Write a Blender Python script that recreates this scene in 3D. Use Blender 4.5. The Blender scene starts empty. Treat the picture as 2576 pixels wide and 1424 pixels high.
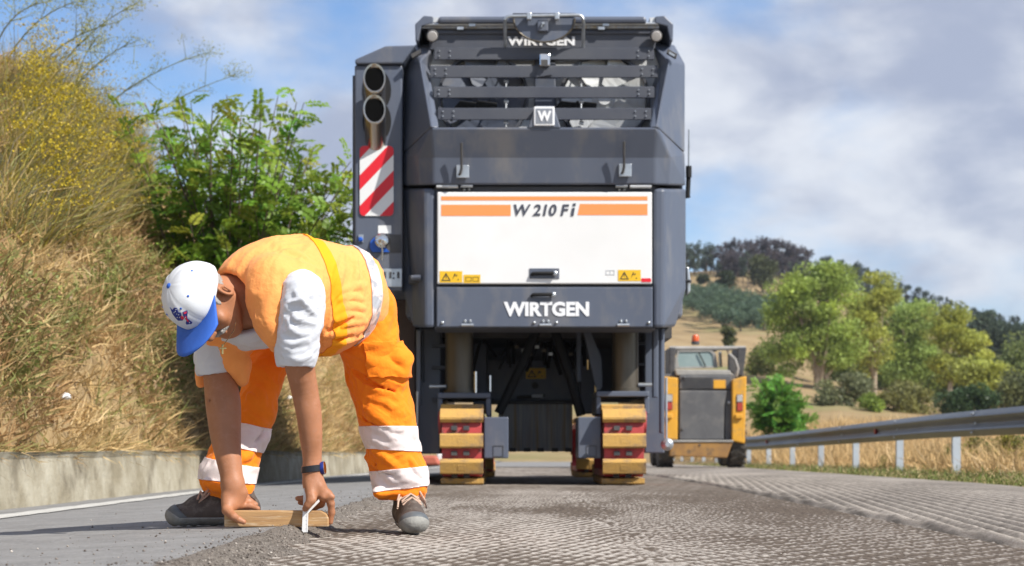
import bpy, bmesh, math, random
import numpy as np
from mathutils import Vector, Matrix

# ------------------------------------------------------------------ camera, sky, sun, exposure
scene = bpy.context.scene
FPX, CX, HY, CAMH = 4342.0, 1288.0, 1130.0, 0.265      # focal length, centre column and horizon row of the photograph; eye height
cam_data = bpy.data.cameras.new('camera')
cam = bpy.data.objects.new('camera', cam_data)
scene.collection.objects.link(cam)
cam.location = (0, 0, CAMH)
cam.rotation_euler = (math.radians(90), 0, 0)
cam_data.sensor_width = 36.0
cam_data.lens = FPX / 2576.0 * 36.0
cam_data.shift_y = (HY - 712.0) / 2576.0
cam_data.clip_start = 0.05
cam_data.clip_end = 3000
cam_data.dof.use_dof = True
cam_data.dof.focus_distance = 5.25
cam_data.dof.aperture_fstop = 6.3
scene.camera = cam

SUN = Vector((0.61, -0.44, 0.70)).normalized()
world = bpy.data.worlds.new('World')
scene.world = world
world.use_nodes = True
wn, wl = world.node_tree.nodes, world.node_tree.links
wn.clear()
w_out = wn.new('ShaderNodeOutputWorld')
w_bg = wn.new('ShaderNodeBackground')
w_bg.inputs['Strength'].default_value = 0.10
w_sky = wn.new('ShaderNodeTexSky')
w_sky.sky_type = 'NISHITA'
w_sky.sun_disc = False
w_sky.sun_elevation = math.asin(SUN.z)
w_sky.sun_rotation = math.atan2(SUN.x, SUN.y)
w_sky.altitude = 200
w_sky.air_density = 1.0
w_sky.dust_density = 0.15
w_sky.ozone_density = 2.6
w_tc = wn.new('ShaderNodeTexCoord')
w_map = wn.new('ShaderNodeMapping')
w_map.inputs['Scale'].default_value = (1.0, 1.0, 1.9)
w_map.inputs['Location'].default_value = (6.539, 6.156, 1.575)
wl.new(w_tc.outputs['Generated'], w_map.inputs['Vector'])
def w_noise(scale, detail, rough, dist=0.0):
    n = wn.new('ShaderNodeTexNoise')
    n.inputs['Scale'].default_value = scale
    n.inputs['Detail'].default_value = detail
    n.inputs['Roughness'].default_value = rough
    n.inputs['Distortion'].default_value = dist
    wl.new(w_map.outputs['Vector'], n.inputs['Vector'])
    return n
def w_ramp(src, a, b, ca=(0, 0, 0, 1), cb=(1, 1, 1, 1)):
    r = wn.new('ShaderNodeValToRGB')
    r.color_ramp.interpolation = 'EASE'
    r.color_ramp.elements[0].position = a; r.color_ramp.elements[0].color = ca
    r.color_ramp.elements[1].position = b; r.color_ramp.elements[1].color = cb
    wl.new(src, r.inputs['Fac'])
    return r
cover = w_ramp(w_noise(4.0, 8, 0.52, 0.15).outputs['Fac'], 0.395, 0.57)
shade = w_ramp(w_noise(8.5, 7, 0.55, 0.2).outputs['Fac'], 0.33, 0.66, (3.0, 3.35, 4.35, 1), (6.0, 6.2, 6.6, 1))
thin = wn.new('ShaderNodeMath'); thin.operation = 'MULTIPLY_ADD'
thin.inputs[1].default_value = 0.92; thin.inputs[2].default_value = 0.02
wl.new(cover.outputs['Color'], thin.inputs[0])
w_mix = wn.new('ShaderNodeMixRGB')
wl.new(thin.outputs[0], w_mix.inputs['Fac'])
w_tint = wn.new('ShaderNodeMixRGB'); w_tint.blend_type = 'MULTIPLY'; w_tint.inputs['Fac'].default_value = 1.0
w_tint.inputs['Color2'].default_value = (0.78, 0.93, 1.10, 1)      # clear, deep summer blue between the clouds
wl.new(w_sky.outputs['Color'], w_tint.inputs['Color1'])
wl.new(w_tint.outputs['Color'], w_mix.inputs['Color1'])
wl.new(shade.outputs['Color'], w_mix.inputs['Color2'])
wl.new(w_mix.outputs['Color'], w_bg.inputs['Color'])
wl.new(w_bg.outputs['Background'], w_out.inputs['Surface'])

sun_data = bpy.data.lights.new('sun', 'SUN')
sun_data.energy = 4.6
sun_data.angle = math.radians(0.53)
sun_data.color = (1.0, 0.955, 0.88)
sun = bpy.data.objects.new('sun', sun_data)
scene.collection.objects.link(sun)
sun.location = (6, -4, 9)
sun.rotation_euler = SUN.to_track_quat('Z', 'Y').to_euler()

scene.view_settings.view_transform = 'Standard'
scene.view_settings.look = 'None'
scene.view_settings.gamma = 1.0
scene.view_settings.use_curve_mapping = False
scene.view_settings.exposure = 0.52
scene.cycles.use_denoising = True
scene.cycles.max_bounces = 8
scene.cycles.transparent_max_bounces = 8

# ------------------------------------------------------------------ helpers
rng = np.random.default_rng(7)
random.seed(7)
COL = scene.collection

def P(x, y, d):
    """photograph column, row and a distance -> point in the world"""
    return np.array([(x - CX) * d / FPX, d, CAMH - (y - HY) * d / FPX])
def PV(x, y, d):
    return Vector(P(x, y, d))
def W(px, d):
    return px * d / FPX

MATS = {}
def M(name, c, c2=None, scale=6.0, rough=0.6, metal=0.0, bump=0.0, bscale=60.0, detail=5.0, spec=0.5,
      attr=None, stretch=None, coat=0.0, lo=0.35, hi=0.65, trans=0.0, alpha=1.0, rough2=None, c3=None, scale3=1.0, emis=0.0, sheen=0.0, sss=0.0, bdist=0.01):
    m = bpy.data.materials.new(name)
    m.use_nodes = True
    nt = m.node_tree; n = nt.nodes; l = nt.links
    b = n['Principled BSDF']
    b.inputs['Roughness'].default_value = rough
    b.inputs['Metallic'].default_value = metal
    b.inputs['Specular IOR Level'].default_value = spec
    b.inputs['Coat Weight'].default_value = coat
    b.inputs['Transmission Weight'].default_value = trans
    b.inputs['Alpha'].default_value = alpha
    if sheen: b.inputs['Sheen Weight'].default_value = sheen
    if sss:
        b.inputs['Subsurface Weight'].default_value = sss
        b.inputs['Subsurface Radius'].default_value = (0.012, 0.004, 0.002)
        b.inputs['Subsurface Scale'].default_value = 0.6
    tc = n.new('ShaderNodeTexCoord')
    vec = tc.outputs['Object']
    if stretch:
        mp = n.new('ShaderNodeMapping'); mp.inputs['Scale'].default_value = stretch
        l.new(vec, mp.inputs['Vector']); vec = mp.outputs['Vector']
    col = None
    def noise(s, det):
        t = n.new('ShaderNodeTexNoise'); t.inputs['Scale'].default_value = s; t.inputs['Detail'].default_value = det
        t.inputs['Roughness'].default_value = 0.62
        l.new(vec, t.inputs['Vector']); return t
    rgba = lambda q: (q[0], q[1], q[2], 1.0)
    if c2 is not None:
        t = noise(scale, detail)
        r = n.new('ShaderNodeValToRGB')
        r.color_ramp.elements[0].position = lo; r.color_ramp.elements[0].color = rgba(c)
        r.color_ramp.elements[1].position = hi; r.color_ramp.elements[1].color = rgba(c2)
        l.new(t.outputs['Fac'], r.inputs['Fac']); col = r.outputs['Color']
        if rough2 is not None:
            rr = n.new('ShaderNodeMapRange')
            rr.inputs['From Min'].default_value = lo; rr.inputs['From Max'].default_value = hi
            rr.inputs['To Min'].default_value = rough; rr.inputs['To Max'].default_value = rough2
            l.new(t.outputs['Fac'], rr.inputs['Value']); l.new(rr.outputs['Result'], b.inputs['Roughness'])
    if c3 is not None:
        t3 = noise(scale3, 6)
        r3 = n.new('ShaderNodeValToRGB')
        r3.color_ramp.elements[0].position = 0.52; r3.color_ramp.elements[0].color = (0, 0, 0, 1)
        r3.color_ramp.elements[1].position = 0.68; r3.color_ramp.elements[1].color = (1, 1, 1, 1)
        l.new(t3.outputs['Fac'], r3.inputs['Fac'])
        mx = n.new('ShaderNodeMixRGB')
        l.new(r3.outputs['Color'], mx.inputs['Fac'])
        if col: l.new(col, mx.inputs['Color1'])
        else: mx.inputs['Color1'].default_value = rgba(c)
        mx.inputs['Color2'].default_value = rgba(c3); col = mx.outputs['Color']
    if attr:
        a = n.new('ShaderNodeAttribute'); a.attribute_name = attr
        mx = n.new('ShaderNodeMixRGB'); mx.blend_type = 'MULTIPLY'; mx.inputs['Fac'].default_value = 1.0
        l.new(a.outputs['Color'], mx.inputs['Color1'])
        if col: l.new(col, mx.inputs['Color2'])
        else: mx.inputs['Color2'].default_value = rgba(c)
        col = mx.outputs['Color']
    if col: l.new(col, b.inputs['Base Color'])
    else: b.inputs['Base Color'].default_value = rgba(c)
    if emis:
        b.inputs['Emission Strength'].default_value = emis
        b.inputs['Emission Color'].default_value = rgba(c)
    if bump:
        t = noise(bscale, 4)
        bp = n.new('ShaderNodeBump'); bp.inputs['Strength'].default_value = bump; bp.inputs['Distance'].default_value = bdist
        l.new(t.outputs['Fac'], bp.inputs['Height']); l.new(bp.outputs['Normal'], b.inputs['Normal'])
    MATS[name] = m
    return m

def leafmat(name, c, trans=0.45):
    """thin foliage: diffuse + translucent, coloured per piece by the point attribute 'tint'"""
    m = bpy.data.materials.new(name); m.use_nodes = True
    n = m.node_tree.nodes; l = m.node_tree.links; n.clear()
    out = n.new('ShaderNodeOutputMaterial')
    a = n.new('ShaderNodeAttribute'); a.attribute_name = 'tint'
    mx = n.new('ShaderNodeMixRGB'); mx.blend_type = 'MULTIPLY'; mx.inputs['Fac'].default_value = 1
    mx.inputs['Color2'].default_value = (*c, 1); l.new(a.outputs['Color'], mx.inputs['Color1'])
    df = n.new('ShaderNodeBsdfDiffuse'); tr = n.new('ShaderNodeBsdfTranslucent'); gl = n.new('ShaderNodeBsdfGlossy')
    gl.inputs['Roughness'].default_value = 0.45; gl.inputs['Color'].default_value = (0.9, 0.9, 0.9, 1)
    l.new(mx.outputs['Color'], df.inputs['Color']); l.new(mx.outputs['Color'], tr.inputs['Color'])
    m1 = n.new('ShaderNodeMixShader'); m1.inputs['Fac'].default_value = trans
    l.new(df.outputs[0], m1.inputs[1]); l.new(tr.outputs[0], m1.inputs[2])
    m2 = n.new('ShaderNodeMixShader'); m2.inputs['Fac'].default_value = 0.015
    l.new(m1.outputs[0], m2.inputs[1]); l.new(gl.outputs[0], m2.inputs[2])
    l.new(m2.outputs[0], out.inputs['Surface'])
    MATS[name] = m
    return m

def tag(o, label=None, cat=None, group=None, kind=None):
    if label: o['label'] = label
    if cat: o['category'] = cat
    if group: o['group'] = group
    if kind: o['kind'] = kind
    return o

def link(name, me, mat=None, parent=None, smooth=False, loc=None):
    o = bpy.data.objects.new(name, me)
    COL.objects.link(o)
    if mat is not None and len(me.materials) == 0:
        me.materials.append(MATS[mat] if isinstance(mat, str) else mat)
    if smooth and len(me.polygons):
        me.polygons.foreach_set('use_smooth', np.ones(len(me.polygons), dtype=bool))
    if parent is not None:
        o.parent = parent
    if loc is not None:
        o.location = loc
    return o

def origin_of(parent):
    v = Vector((0, 0, 0)); p = parent
    while p is not None:
        v = v + p.location; p = p.parent
    return v

def mesh_from(verts, faces, name='mesh', tint=None):
    """verts (n,3) array, faces: list or (m,k) array"""
    me = bpy.data.meshes.new(name)
    verts = np.asarray(verts, dtype=np.float32)
    if isinstance(faces, np.ndarray):
        m, k = faces.shape
        me.vertices.add(len(verts)); me.vertices.foreach_set('co', verts.ravel())
        me.loops.add(m * k); me.loops.foreach_set('vertex_index', faces.astype(np.int32).ravel())
        me.polygons.add(m)
        me.polygons.foreach_set('loop_start', np.arange(0, m * k, k, dtype=np.int32))
        me.polygons.foreach_set('loop_total', np.full(m, k, dtype=np.int32))
        me.update(calc_edges=True)
    else:
        me.from_pydata([tuple(map(float, v)) for v in verts], [], [tuple(map(int, f)) for f in faces]); me.update()
    if tint is not None:
        a = me.color_attributes.new('tint', 'FLOAT_COLOR', 'POINT')
        t = np.ones((len(verts), 4), dtype=np.float32); t[:, :3] = tint
        a.data.foreach_set('color', t.ravel())
    return me

def obj(name, verts, faces, mat, parent=None, smooth=False, tint=None):
    """one mesh object given in world coordinates"""
    v = np.asarray(verts, dtype=np.float64)
    if parent is not None:
        v = v - np.array(origin_of(parent))
    return link(name, mesh_from(v, faces, name, tint), mat, parent, smooth)

def thing(name, loc, label, cat, group=None):
    o = bpy.data.objects.new(name, None)
    COL.objects.link(o); o.location = loc; o.empty_display_size = 0.2
    return tag(o, label, cat, group)

class MB:
    """collects simple solids (world coordinates) that become ONE mesh"""
    def __init__(self): self.v = []; self.f = []
    def add(self, vs, fs):
        o = len(self.v); self.v += [tuple(map(float, q)) for q in vs]; self.f += [tuple(i + o for i in f) for f in fs]; return self
    def box(self, x0, x1, y0, y1, z0, z1):
        vs = [(x, y, z) for x in (x0, x1) for y in (y0, y1) for z in (z0, z1)]
        return self.add(vs, [(0, 1, 3, 2), (4, 6, 7, 5), (0, 4, 5, 1), (2, 3, 7, 6), (0, 2, 6, 4), (1, 5, 7, 3)])
    def pbox(self, x0, x1, y0, y1, d, depth):
        """box whose front face covers photograph columns x0..x1, rows y0..y1 at distance d"""
        a = P(x0, y1, d); b = P(x1, y0, d)
        return self.box(a[0], b[0], d, d + depth, a[2], b[2])
    def prism(self, pts, d, depth, back=None):
        """polygon given in photograph columns/rows at distance d, extruded away by depth; back = other outline for the rear"""
        q = [P(x, y, d) for x, y in pts]; n = len(q)
        if back is None: r = [p + np.array([0, depth, 0]) for p in q]
        else: r = [P(x, y, d) + np.array([0, depth, 0]) for x, y in back]
        fs = [tuple(range(n)), tuple(range(2 * n - 1, n - 1, -1))]
        fs += [(i, i + n, (i + 1) % n + n, (i + 1) % n) for i in range(n)]
        return self.add(q + r, fs)
    def tube(self, path, r, n=10, caps=True):
        path = [Vector(tuple(map(float, p))) for p in path]; vs = []; fs = []
        rad = list(r) if hasattr(r, '__len__') else [r] * len(path)
        up = None
        for i, p in enumerate(path):
            t = (path[min(i + 1, len(path) - 1)] - path[max(i - 1, 0)]).normalized()
            if up is None:
                up = Vector((0, 0, 1)) if abs(t.z) < 0.9 else Vector((1, 0, 0))
            s = t.cross(up).normalized(); up = s.cross(t).normalized()
            for k in range(n):
                a = 2 * math.pi * k / n
                vs.append(p + (s * math.cos(a) + up * math.sin(a)) * rad[i])
        for i in range(len(path) - 1):
            for k in range(n):
                k2 = (k + 1) % n
                fs.append((i * n + k, i * n + k2, (i + 1) * n + k2, (i + 1) * n + k))
        if caps:
            fs.append(tuple(range(n - 1, -1, -1))); fs.append(tuple(range((len(path) - 1) * n, len(path) * n)))
        return self.add(vs, fs)
    def lathe(self, c, axis, prof, n=20):
        """profile [(distance along axis, radius)] turned about axis through c"""
        axis = Vector(axis).normalized(); c = Vector(tuple(map(float, c)))
        s = axis.cross(Vector((0, 0, 1)) if abs(axis.z) < 0.9 else Vector((1, 0, 0))).normalized(); u = s.cross(axis)
        vs = []; fs = []
        for a_, r_ in prof:
            for k in range(n):
                t = 2 * math.pi * k / n
                vs.append(c + axis * a_ + (s * math.cos(t) + u * math.sin(t)) * max(r_, 1e-4))
        for i in range(len(prof) - 1):
            for k in range(n):
                k2 = (k + 1) % n
                fs.append((i * n + k, i * n + k2, (i + 1) * n + k2, (i + 1) * n + k))
        fs.append(tuple(range(n))); fs.append(tuple(range((len(prof) - 1) * n, len(prof) * n))[::-1])
        return self.add(vs, fs)
    def build(self, name, mat, parent=None, smooth=False, bevel=0.0, seg=2):
        v = np.array(self.v, dtype=np.float64)
        if parent is not None: v = v - np.array(origin_of(parent))
        me = bpy.data.meshes.new(name)
        bm = bmesh.new()
        bv = [bm.verts.new(q) for q in v]
        for f in self.f:
            try: bm.faces.new([bv[i] for i in f])
            except ValueError: pass
        bmesh.ops.recalc_face_normals(bm, faces=bm.faces)
        if bevel > 0:
            es = [e for e in bm.edges if len(e.link_faces) == 2 and e.calc_face_angle(0) > 0.35]
            bmesh.ops.bevel(bm, geom=es, offset=bevel, segments=seg, profile=0.5, affect='EDGES', clamp_overlap=True)
        if smooth:
            for f in bm.faces: f.smooth = True
            for e in bm.edges:
                if len(e.link_faces) == 2 and e.calc_face_angle(0) > 0.7: e.smooth = False
        bm.to_mesh(me); bm.free()
        return link(name, me, mat, parent)

def dup(o, parent=None, loc=None):
    c = o.copy(); COL.objects.link(c); c.parent = parent
    if loc is not None: c.location = loc
    return c

def vnoise(p, seed=0, n=12, freq=1.0):
    """smooth pseudo-noise in about [-1,1]: a sum of randomly directed sines"""
    r = np.random.default_rng(seed); p = np.asarray(p, dtype=np.float64)
    out = np.zeros(p.shape[:-1])
    for i in range(n):
        k = r.normal(size=p.shape[-1]); k *= freq * (0.6 + 1.1 * r.random()) / np.linalg.norm(k)
        out += np.sin(p @ k * 2 * math.pi + r.random() * 6.283)
    return out / math.sqrt(n) * 0.9
def fbm(p, seed=0, freq=1.0, octs=4, gain=0.5):
    s = 0; a = 1.0
    for i in range(octs):
        s = s + a * vnoise(p, seed + i * 17, 10, freq * 2 ** i); a *= gain
    return s
def sstep(a, b, x):
    t = np.clip((x - a) / (b - a), 0, 1); return t * t * (3 - 2 * t)

def grid_faces(nr, nc):
    i = np.arange(nr - 1)[:, None] * nc + np.arange(nc - 1)[None, :]
    return np.stack([i, i + 1, i + nc + 1, i + nc], -1).reshape(-1, 4)
# ------------------------------------------------------------------ ground, road, embankment
M('dry_earth', (0.25, 0.175, 0.09), (0.34, 0.25, 0.135), 0.35, rough=0.95, bump=0.5, bscale=9, c3=(0.20, 0.205, 0.085), scale3=0.07, spec=0.1)
M('asphalt', (0.185, 0.18, 0.175), (0.25, 0.245, 0.238), 5.0, rough=0.9, bump=0.5, bscale=260, spec=0.25, c3=(0.30, 0.295, 0.285), scale3=70, bdist=0.004)
M('milled', (0.62, 0.58, 0.54), (1.0, 0.98, 0.95), 140, rough=0.95, bump=0.7, bscale=260, spec=0.12, attr='tint', lo=0.35, hi=0.6, bdist=0.004)
M('line_paint', (0.62, 0.61, 0.57), (0.42, 0.41, 0.38), 26, rough=0.8, bump=0.3, bscale=200, spec=0.2)
M('concrete_wall', (0.27, 0.235, 0.165), (0.43, 0.395, 0.31), 3.4, rough=0.95, bump=0.7, bscale=30, c3=(0.185, 0.16, 0.115), scale3=3.2, spec=0.15)
M('bank_earth', (0.28, 0.195, 0.10), (0.38, 0.275, 0.145), 2.0, rough=0.95, bump=0.8, bscale=14, c3=(0.22, 0.16, 0.09), scale3=1.6, spec=0.1)
M('crumbs', (0.115, 0.098, 0.082), (0.27, 0.235, 0.20), 120, rough=0.95, bump=0.8, bscale=240, spec=0.2)

def drop(y):
    return -0.0042 * np.clip(y - 13.0, 0, 60)
def wall_x(y):
    return -2.61 + 0.033 * (y - 8.8)
def road_r(y):
    return 3.3 + 0.035 * np.clip(y - 8, 0, 24)

# terrain: one sheet to the horizon, with the hill on the right
def hill(x, y):
    t = np.clip((y - 62) / 190.0, 0, 1)
    ramp = 27.0 * t ** 1.12
    lat = np.interp(x / np.maximum(y, 1) * 250, [-90, -20, 22, 38, 50, 62, 76, 100, 160], [0.55, 0.62, 0.93, 0.95, 0.83, 0.66, 0.50, 0.40, 0.32])
    far = 1.0 + 0.08 * np.clip((y - 252) / 300, 0, 3) - 0.55 * sstep(300, 900, y)
    h = ramp * lat * far
    g = np.where(x > 4.6, sstep(4.6, 9.0, x), 0.0)
    near = -0.12 + g * (0.0 + 1.1 * sstep(22, 55, y)) * (1 - 0.3 * sstep(60, 90, y))
    near = np.where(x < -2.0, 0.0, near)
    return h + near + drop(y)
ys = np.concatenate([np.linspace(-30, 0, 8), np.linspace(2, 60, 90), np.geomspace(61, 2400, 120)])
us = np.linspace(-1, 1, 171)
gy, gu = np.meshgrid(ys, us, indexing='ij')
gx = np.sign(gu) * (np.abs(gu) ** 1.7) * (40 + 0.9 * np.clip(gy, 0, None))
gz = hill(gx, gy)
gp = np.stack([gx, gy], -1)
gz = gz + np.where(gx > 5.2, 1, 0) * sstep(5.2, 8, gx) * 0.10 * fbm(gp, 3, 0.25, 3) + sstep(60, 120, gy) * 0.8 * vnoise(gp, 5, 12, 0.02)
gz = gz - 0.08 * (np.abs(gx - 0.6) < 4.4)
grd = obj('ground', np.stack([gx, gy, gz], -1).reshape(-1, 3), grid_faces(len(ys), len(us)), 'dry_earth', smooth=True)
tag(grd, 'dry tan ground rising to a hill on the right', 'ground', kind='structure')

def sheet(name, xs_fn, ys, nx, zfn, mat, tintfn=None, label=None, cat=None):
    t = np.linspace(0, 1, nx)
    x0, x1 = xs_fn(ys)
    x = x0[:, None] + (x1 - x0)[:, None] * t[None, :]
    y = np.repeat(ys[:, None], nx, 1)
    z = zfn(x, y)
    tint = None if tintfn is None else tintfn(x, y, z).reshape(-1, 3)
    o = obj(name, np.stack([x, y, z], -1).reshape(-1, 3), grid_faces(len(ys), nx), mat, smooth=True, tint=tint)
    return tag(o, label, cat, kind='structure')

EDGE_L, EDGE_R = -0.66, 1.38
def edge_r(y): return EDGE_R + 0.012 * (y - 5)
def grow(a, b, s0, ref):
    o = [a]
    while o[-1] < b: o.append(o[-1] + s0 * max(1, (o[-1] / ref)) ** 2)
    return np.array(o)

# freshly milled strip: staggered cutter marks, pale crushed stone on the ridges
def mill_h(x, y):
    p = np.stack([x, y * 0.5], -1)
    w = 0.32 * fbm(p, 21, 1.4, 3)
    cx = 0.37 + 0.05 * vnoise(y[..., None], 22, 8, 0.6)
    side = np.clip((cx - x) / 0.05, -1, 1)
    a = np.cos(2 * np.pi * ((x - 0.28 * side * y) / 0.044 + 0.30 * w))
    row = np.floor((x - 0.28 * side * y) / 0.044 + 0.30 * w + 0.5)
    b = np.cos(2 * np.pi * (y / 0.10 + 0.61 * row + 0.5 * w)) * (1 - sstep(5.0, 7.5, y))
    c = vnoise(np.stack([x, y * 0.30], -1), 31, 24, 30.0) * (1 - 0.7 * sstep(8, 13, y))
    e = vnoise(np.stack([x, y * 0.40], -1), 33, 24, 62.0) * (1 - sstep(5, 8, y))
    return (0.66 * a + 0.46 * b) * (1 - 0.85 * sstep(8, 14, y)) + 0.30 * c + 0.24 * e
def mill_z(x, y):
    near = 1 - sstep(9, 14, y)
    e = sstep(0.0, 0.10, x - EDGE_L)
    return 0.0026 * mill_h(x, y) * (0.25 + 0.75 * near) * e + drop(y) + 0.012 * (1 - sstep(0, 0.10, x - EDGE_L)) - 0.004
def mill_t(x, y, z):
    h = mill_h(x, y)
    p = np.stack([x, y * 0.35], -1)
    patch = fbm(p, 77, 0.9, 3)
    dark = sstep(0.50, 1.05, (x - EDGE_L) / 2.04 + 0.10 * patch) * 0.8
    d = sstep(0.12, 0.90, h + 0.30 * patch + 0.10 - 0.55 * dark)
    far = sstep(8, 14, y)
    d = d * (1 - far) + (0.34 - 0.2 * dark + 0.12 * patch + 0.10 * vnoise(np.stack([x, y * .2], -1), 35, 16, 9.0)) * far
    d = np.clip(d * (1.0 - 0.25 * dark), 0, 1)
    lo = np.array([0.135, 0.110, 0.090]) * (1 + 0.22 * vnoise(np.stack([x, y * .5], -1), 37, 20, 45.0))[..., None]
    hi = np.array([0.54, 0.505, 0.465])
    return lo + (hi - lo) * d[..., None]
ysm = np.concatenate([np.linspace(-4, 3.0, 6), grow(3.15, 34, 0.013, 3.6)])
sheet('milled_road', lambda y: (np.full_like(y, EDGE_L), edge_r(y)), ysm, 215, mill_z, 'milled', mill_t,
      'freshly milled brown-grey road strip with rows of cutter marks', 'road')

# lane on the right, milled earlier: long parallel grooves
def lane_h(x, y):
    p = np.stack([x, y * 0.3], -1)
    return np.sin(2 * np.pi * ((x - 0.11 * y) / 0.066 + 0.05 * fbm(p, 41, 1.5, 3)))
def lane_z(x, y):
    e = sstep(0.0, 0.05, x - edge_r(y) + 0.012 * vnoise(np.stack([x, y], -1), 48, 10, 2.0))
    fade = sstep(0.0, 0.8, road_r(y) - x) * (1 - 0.6 * sstep(14, 24, y)) * sstep(0.0, 0.10, x - edge_r(y))
    return 0.002 + 0.011 * e + 0.0065 * lane_h(x, y) * fade * e + drop(y) - 0.012 * (1 - e) + 0.0012 * vnoise(np.stack([x, y * .5], -1), 8, 14, 20)
def lane_t(x, y, z):
    h = lane_h(x, y); p = np.stack([x, y * 0.3], -1)
    patch = fbm(p, 52, 0.8, 3)
    fade = sstep(0.0, 0.9, road_r(y) - x) * (1 - 0.75 * sstep(15, 26, y))
    d = 0.5 + 0.30 * h * fade + 0.14 * patch + 0.16 * vnoise(p, 54, 18, 24.0) * fade
    rim = sstep(0.02, 0.07, x - edge_r(y)) * (1 - sstep(0.09, 0.2, x - edge_r(y)))
    d = np.clip(d + 0.20 * rim * (0.6 + 0.9 * patch) + 0.25 * rim * vnoise(p, 56, 18, 30.0) - 0.5 * (1 - sstep(0, 0.035, x - edge_r(y))), 0, 1)
    lo = np.array([0.15, 0.135, 0.12]); hi = np.array([0.47, 0.43, 0.385])
    return lo + (hi - lo) * d[..., None]
ysl = np.concatenate([np.linspace(-4, 3.5, 5), grow(3.7, 70, 0.022, 4.2)])
sheet('milled_lane', lambda y: (edge_r(y) + 0.002, road_r(y)), ysl, 240, lane_z, 'milled', lane_t,
      'older milled lane with long parallel grooves beside the guardrail', 'road')

# old asphalt on the left, falling towards the wall
def asp_z(x, y):
    t = np.clip((EDGE_L - x) / 2.0, 0, 1.2)
    return 0.034 - 0.082 * t + drop(y) + 0.0012 * vnoise(np.stack([x, y], -1), 61, 10, 3)
ysa = np.concatenate([np.linspace(-4, 2.5, 6), np.linspace(3, 20, 120), np.linspace(20.5, 70, 40)])
sheet('asphalt_road', lambda y: (wall_x(y) - 0.10, np.full_like(y, EDGE_L - 0.02)), ysa, 40, asp_z, 'asphalt', None,
      'smooth grey asphalt shoulder left of the milled strip', 'road')
def line_x(y): return -2.22 + 0.030 * (y - 7.5)
sheet('edge_line', lambda y: (line_x(y) - 0.10, line_x(y) + 0.10), ysa, 5, lambda x, y: asp_z(x, y) + 0.004, 'line_paint', None,
      'white painted edge line along the low wall', 'road marking')
# road running on beyond the strip
ysf = np.linspace(33.6, 95, 40)
sheet('road_ahead', lambda y: (np.full_like(y, EDGE_L - 0.02), edge_r(y) + 0.05), ysf, 8, lambda x, y: drop(y) + 0.008 + 0 * x, 'asphalt', None,
      'grey road running on beyond the machine', 'road')

# broken lip of the cut: a crumbling slope with loose bits on it
yse = grow(3.0, 30, 0.012, 4.0)
def lip(y):
    return 0.05 + 0.06 * (1 - sstep(3.4, 7.0, y)) + 0.025 * vnoise(y[:, None], 91, 8, 1.3)
def lip_z(x, y):
    t = (x - (EDGE_L - lip(y[:, 0])[:, None] * 0.35)) / (lip(y[:, 0])[:, None] * 1.7)
    t = np.clip(t, 0, 1)
    base = asp_z(x * 0 + EDGE_L - 0.03, y) + 0.004
    return base * (1 - sstep(0, 1, t)) + (drop(y) - 0.012) * sstep(0, 1, t) + 0.0045 * vnoise(np.stack([x, y], -1), 93, 20, 22) * sstep(0.02, 0.2, t) * (1 - sstep(0.6, 0.95, t))
lo = sheet('cut_edge', lambda y: (EDGE_L - 0.35 * lip(y), EDGE_L + 1.35 * lip(y)), yse, 22, lip_z, 'crumbs', None,
      'dark crumbling edge where the asphalt was cut', 'road edge')

# loose chips lying on the asphalt and along the cut
def scatter_chips(name, n, posfn, smin, smax, mat, tintfn):
    base = np.array([(1, 0, 0), (-1, 0, 0), (0, 1, 0), (0, -1, 0), (0, 0, .8), (0, 0, -.8)], float)
    tri = np.array([(0, 2, 4), (2, 1, 4), (1, 3, 4), (3, 0, 4), (2, 0, 5), (1, 2, 5), (3, 1, 5), (0, 3, 5)])
    pos = posfn(n); n = len(pos)
    s = smin * (smax / smin) ** (rng.random(n) ** 2.2)
    v = base[None] * (0.6 + 0.7 * rng.random((n, 6, 1)))
    a = rng.random(n) * 6.28; c_, s_ = np.cos(a), np.sin(a)
    x = v[..., 0] * c_[:, None] - v[..., 1] * s_[:, None]; y = v[..., 0] * s_[:, None] + v[..., 1] * c_[:, None]
    v = np.stack([x, y, v[..., 2]], -1) * s[:, None, None] + pos[:, None, :] + np.array([0, 0, 0.45]) * s[:, None, None]
    f = tri[None] + (np.arange(n) * 6)[:, None, None]
    t = np.repeat(tintfn(n)[:, None, :], 6, 1).reshape(-1, 3)
    return obj(name, v.reshape(-1, 3), f.reshape(-1, 3), mat, tint=t)
M('chips', (1, 1, 1), rough=0.9, attr='tint', spec=0.3)
def chip_pos_edge(n):
    y = 3.4 + 9 * rng.random(n) ** 1.8
    x = EDGE_L + lip(y) * 0.6 + rng.normal(size=n) * lip(y) * 0.55
    z = lip_z(x[:, None], y[:, None])[:, 0]
    return np.stack([x, y, z], -1)
def chip_pos_asp(n):
    y = 3.5 + 7 * rng.random(n) ** 1.5
    x = EDGE_L - 0.05 - np.abs(rng.normal(size=n)) * 0.42
    keep = x > wall_x(y) + 0.1
    x, y = x[keep], y[keep]
    return np.stack([x, y, asp_z(x, y)], -1)
def chip_pos_mill(n):
    y = 3.4 + 7 * rng.random(n) ** 1.4
    x = EDGE_L + 0.1 + 2.2 * rng.random(n)
    return np.stack([x, y, np.where(x < edge_r(y), mill_z(x, y), lane_z(x, y)) + 0.001], -1)
chip_t = lambda n: (np.array([[0.12, 0.10, 0.085]]) * (0.6 + 0.9 * rng.random((n, 1))) + np.array([[0.40, 0.37, 0.33]]) * (rng.random((n, 1)) ** 6))
c1 = scatter_chips('edge_crumbs', 9000, chip_pos_edge, 0.0009, 0.0042, 'chips', chip_t)
tag(c1, 'loose asphalt crumbs heaped along the cut edge', 'gravel', kind='stuff')
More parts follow.
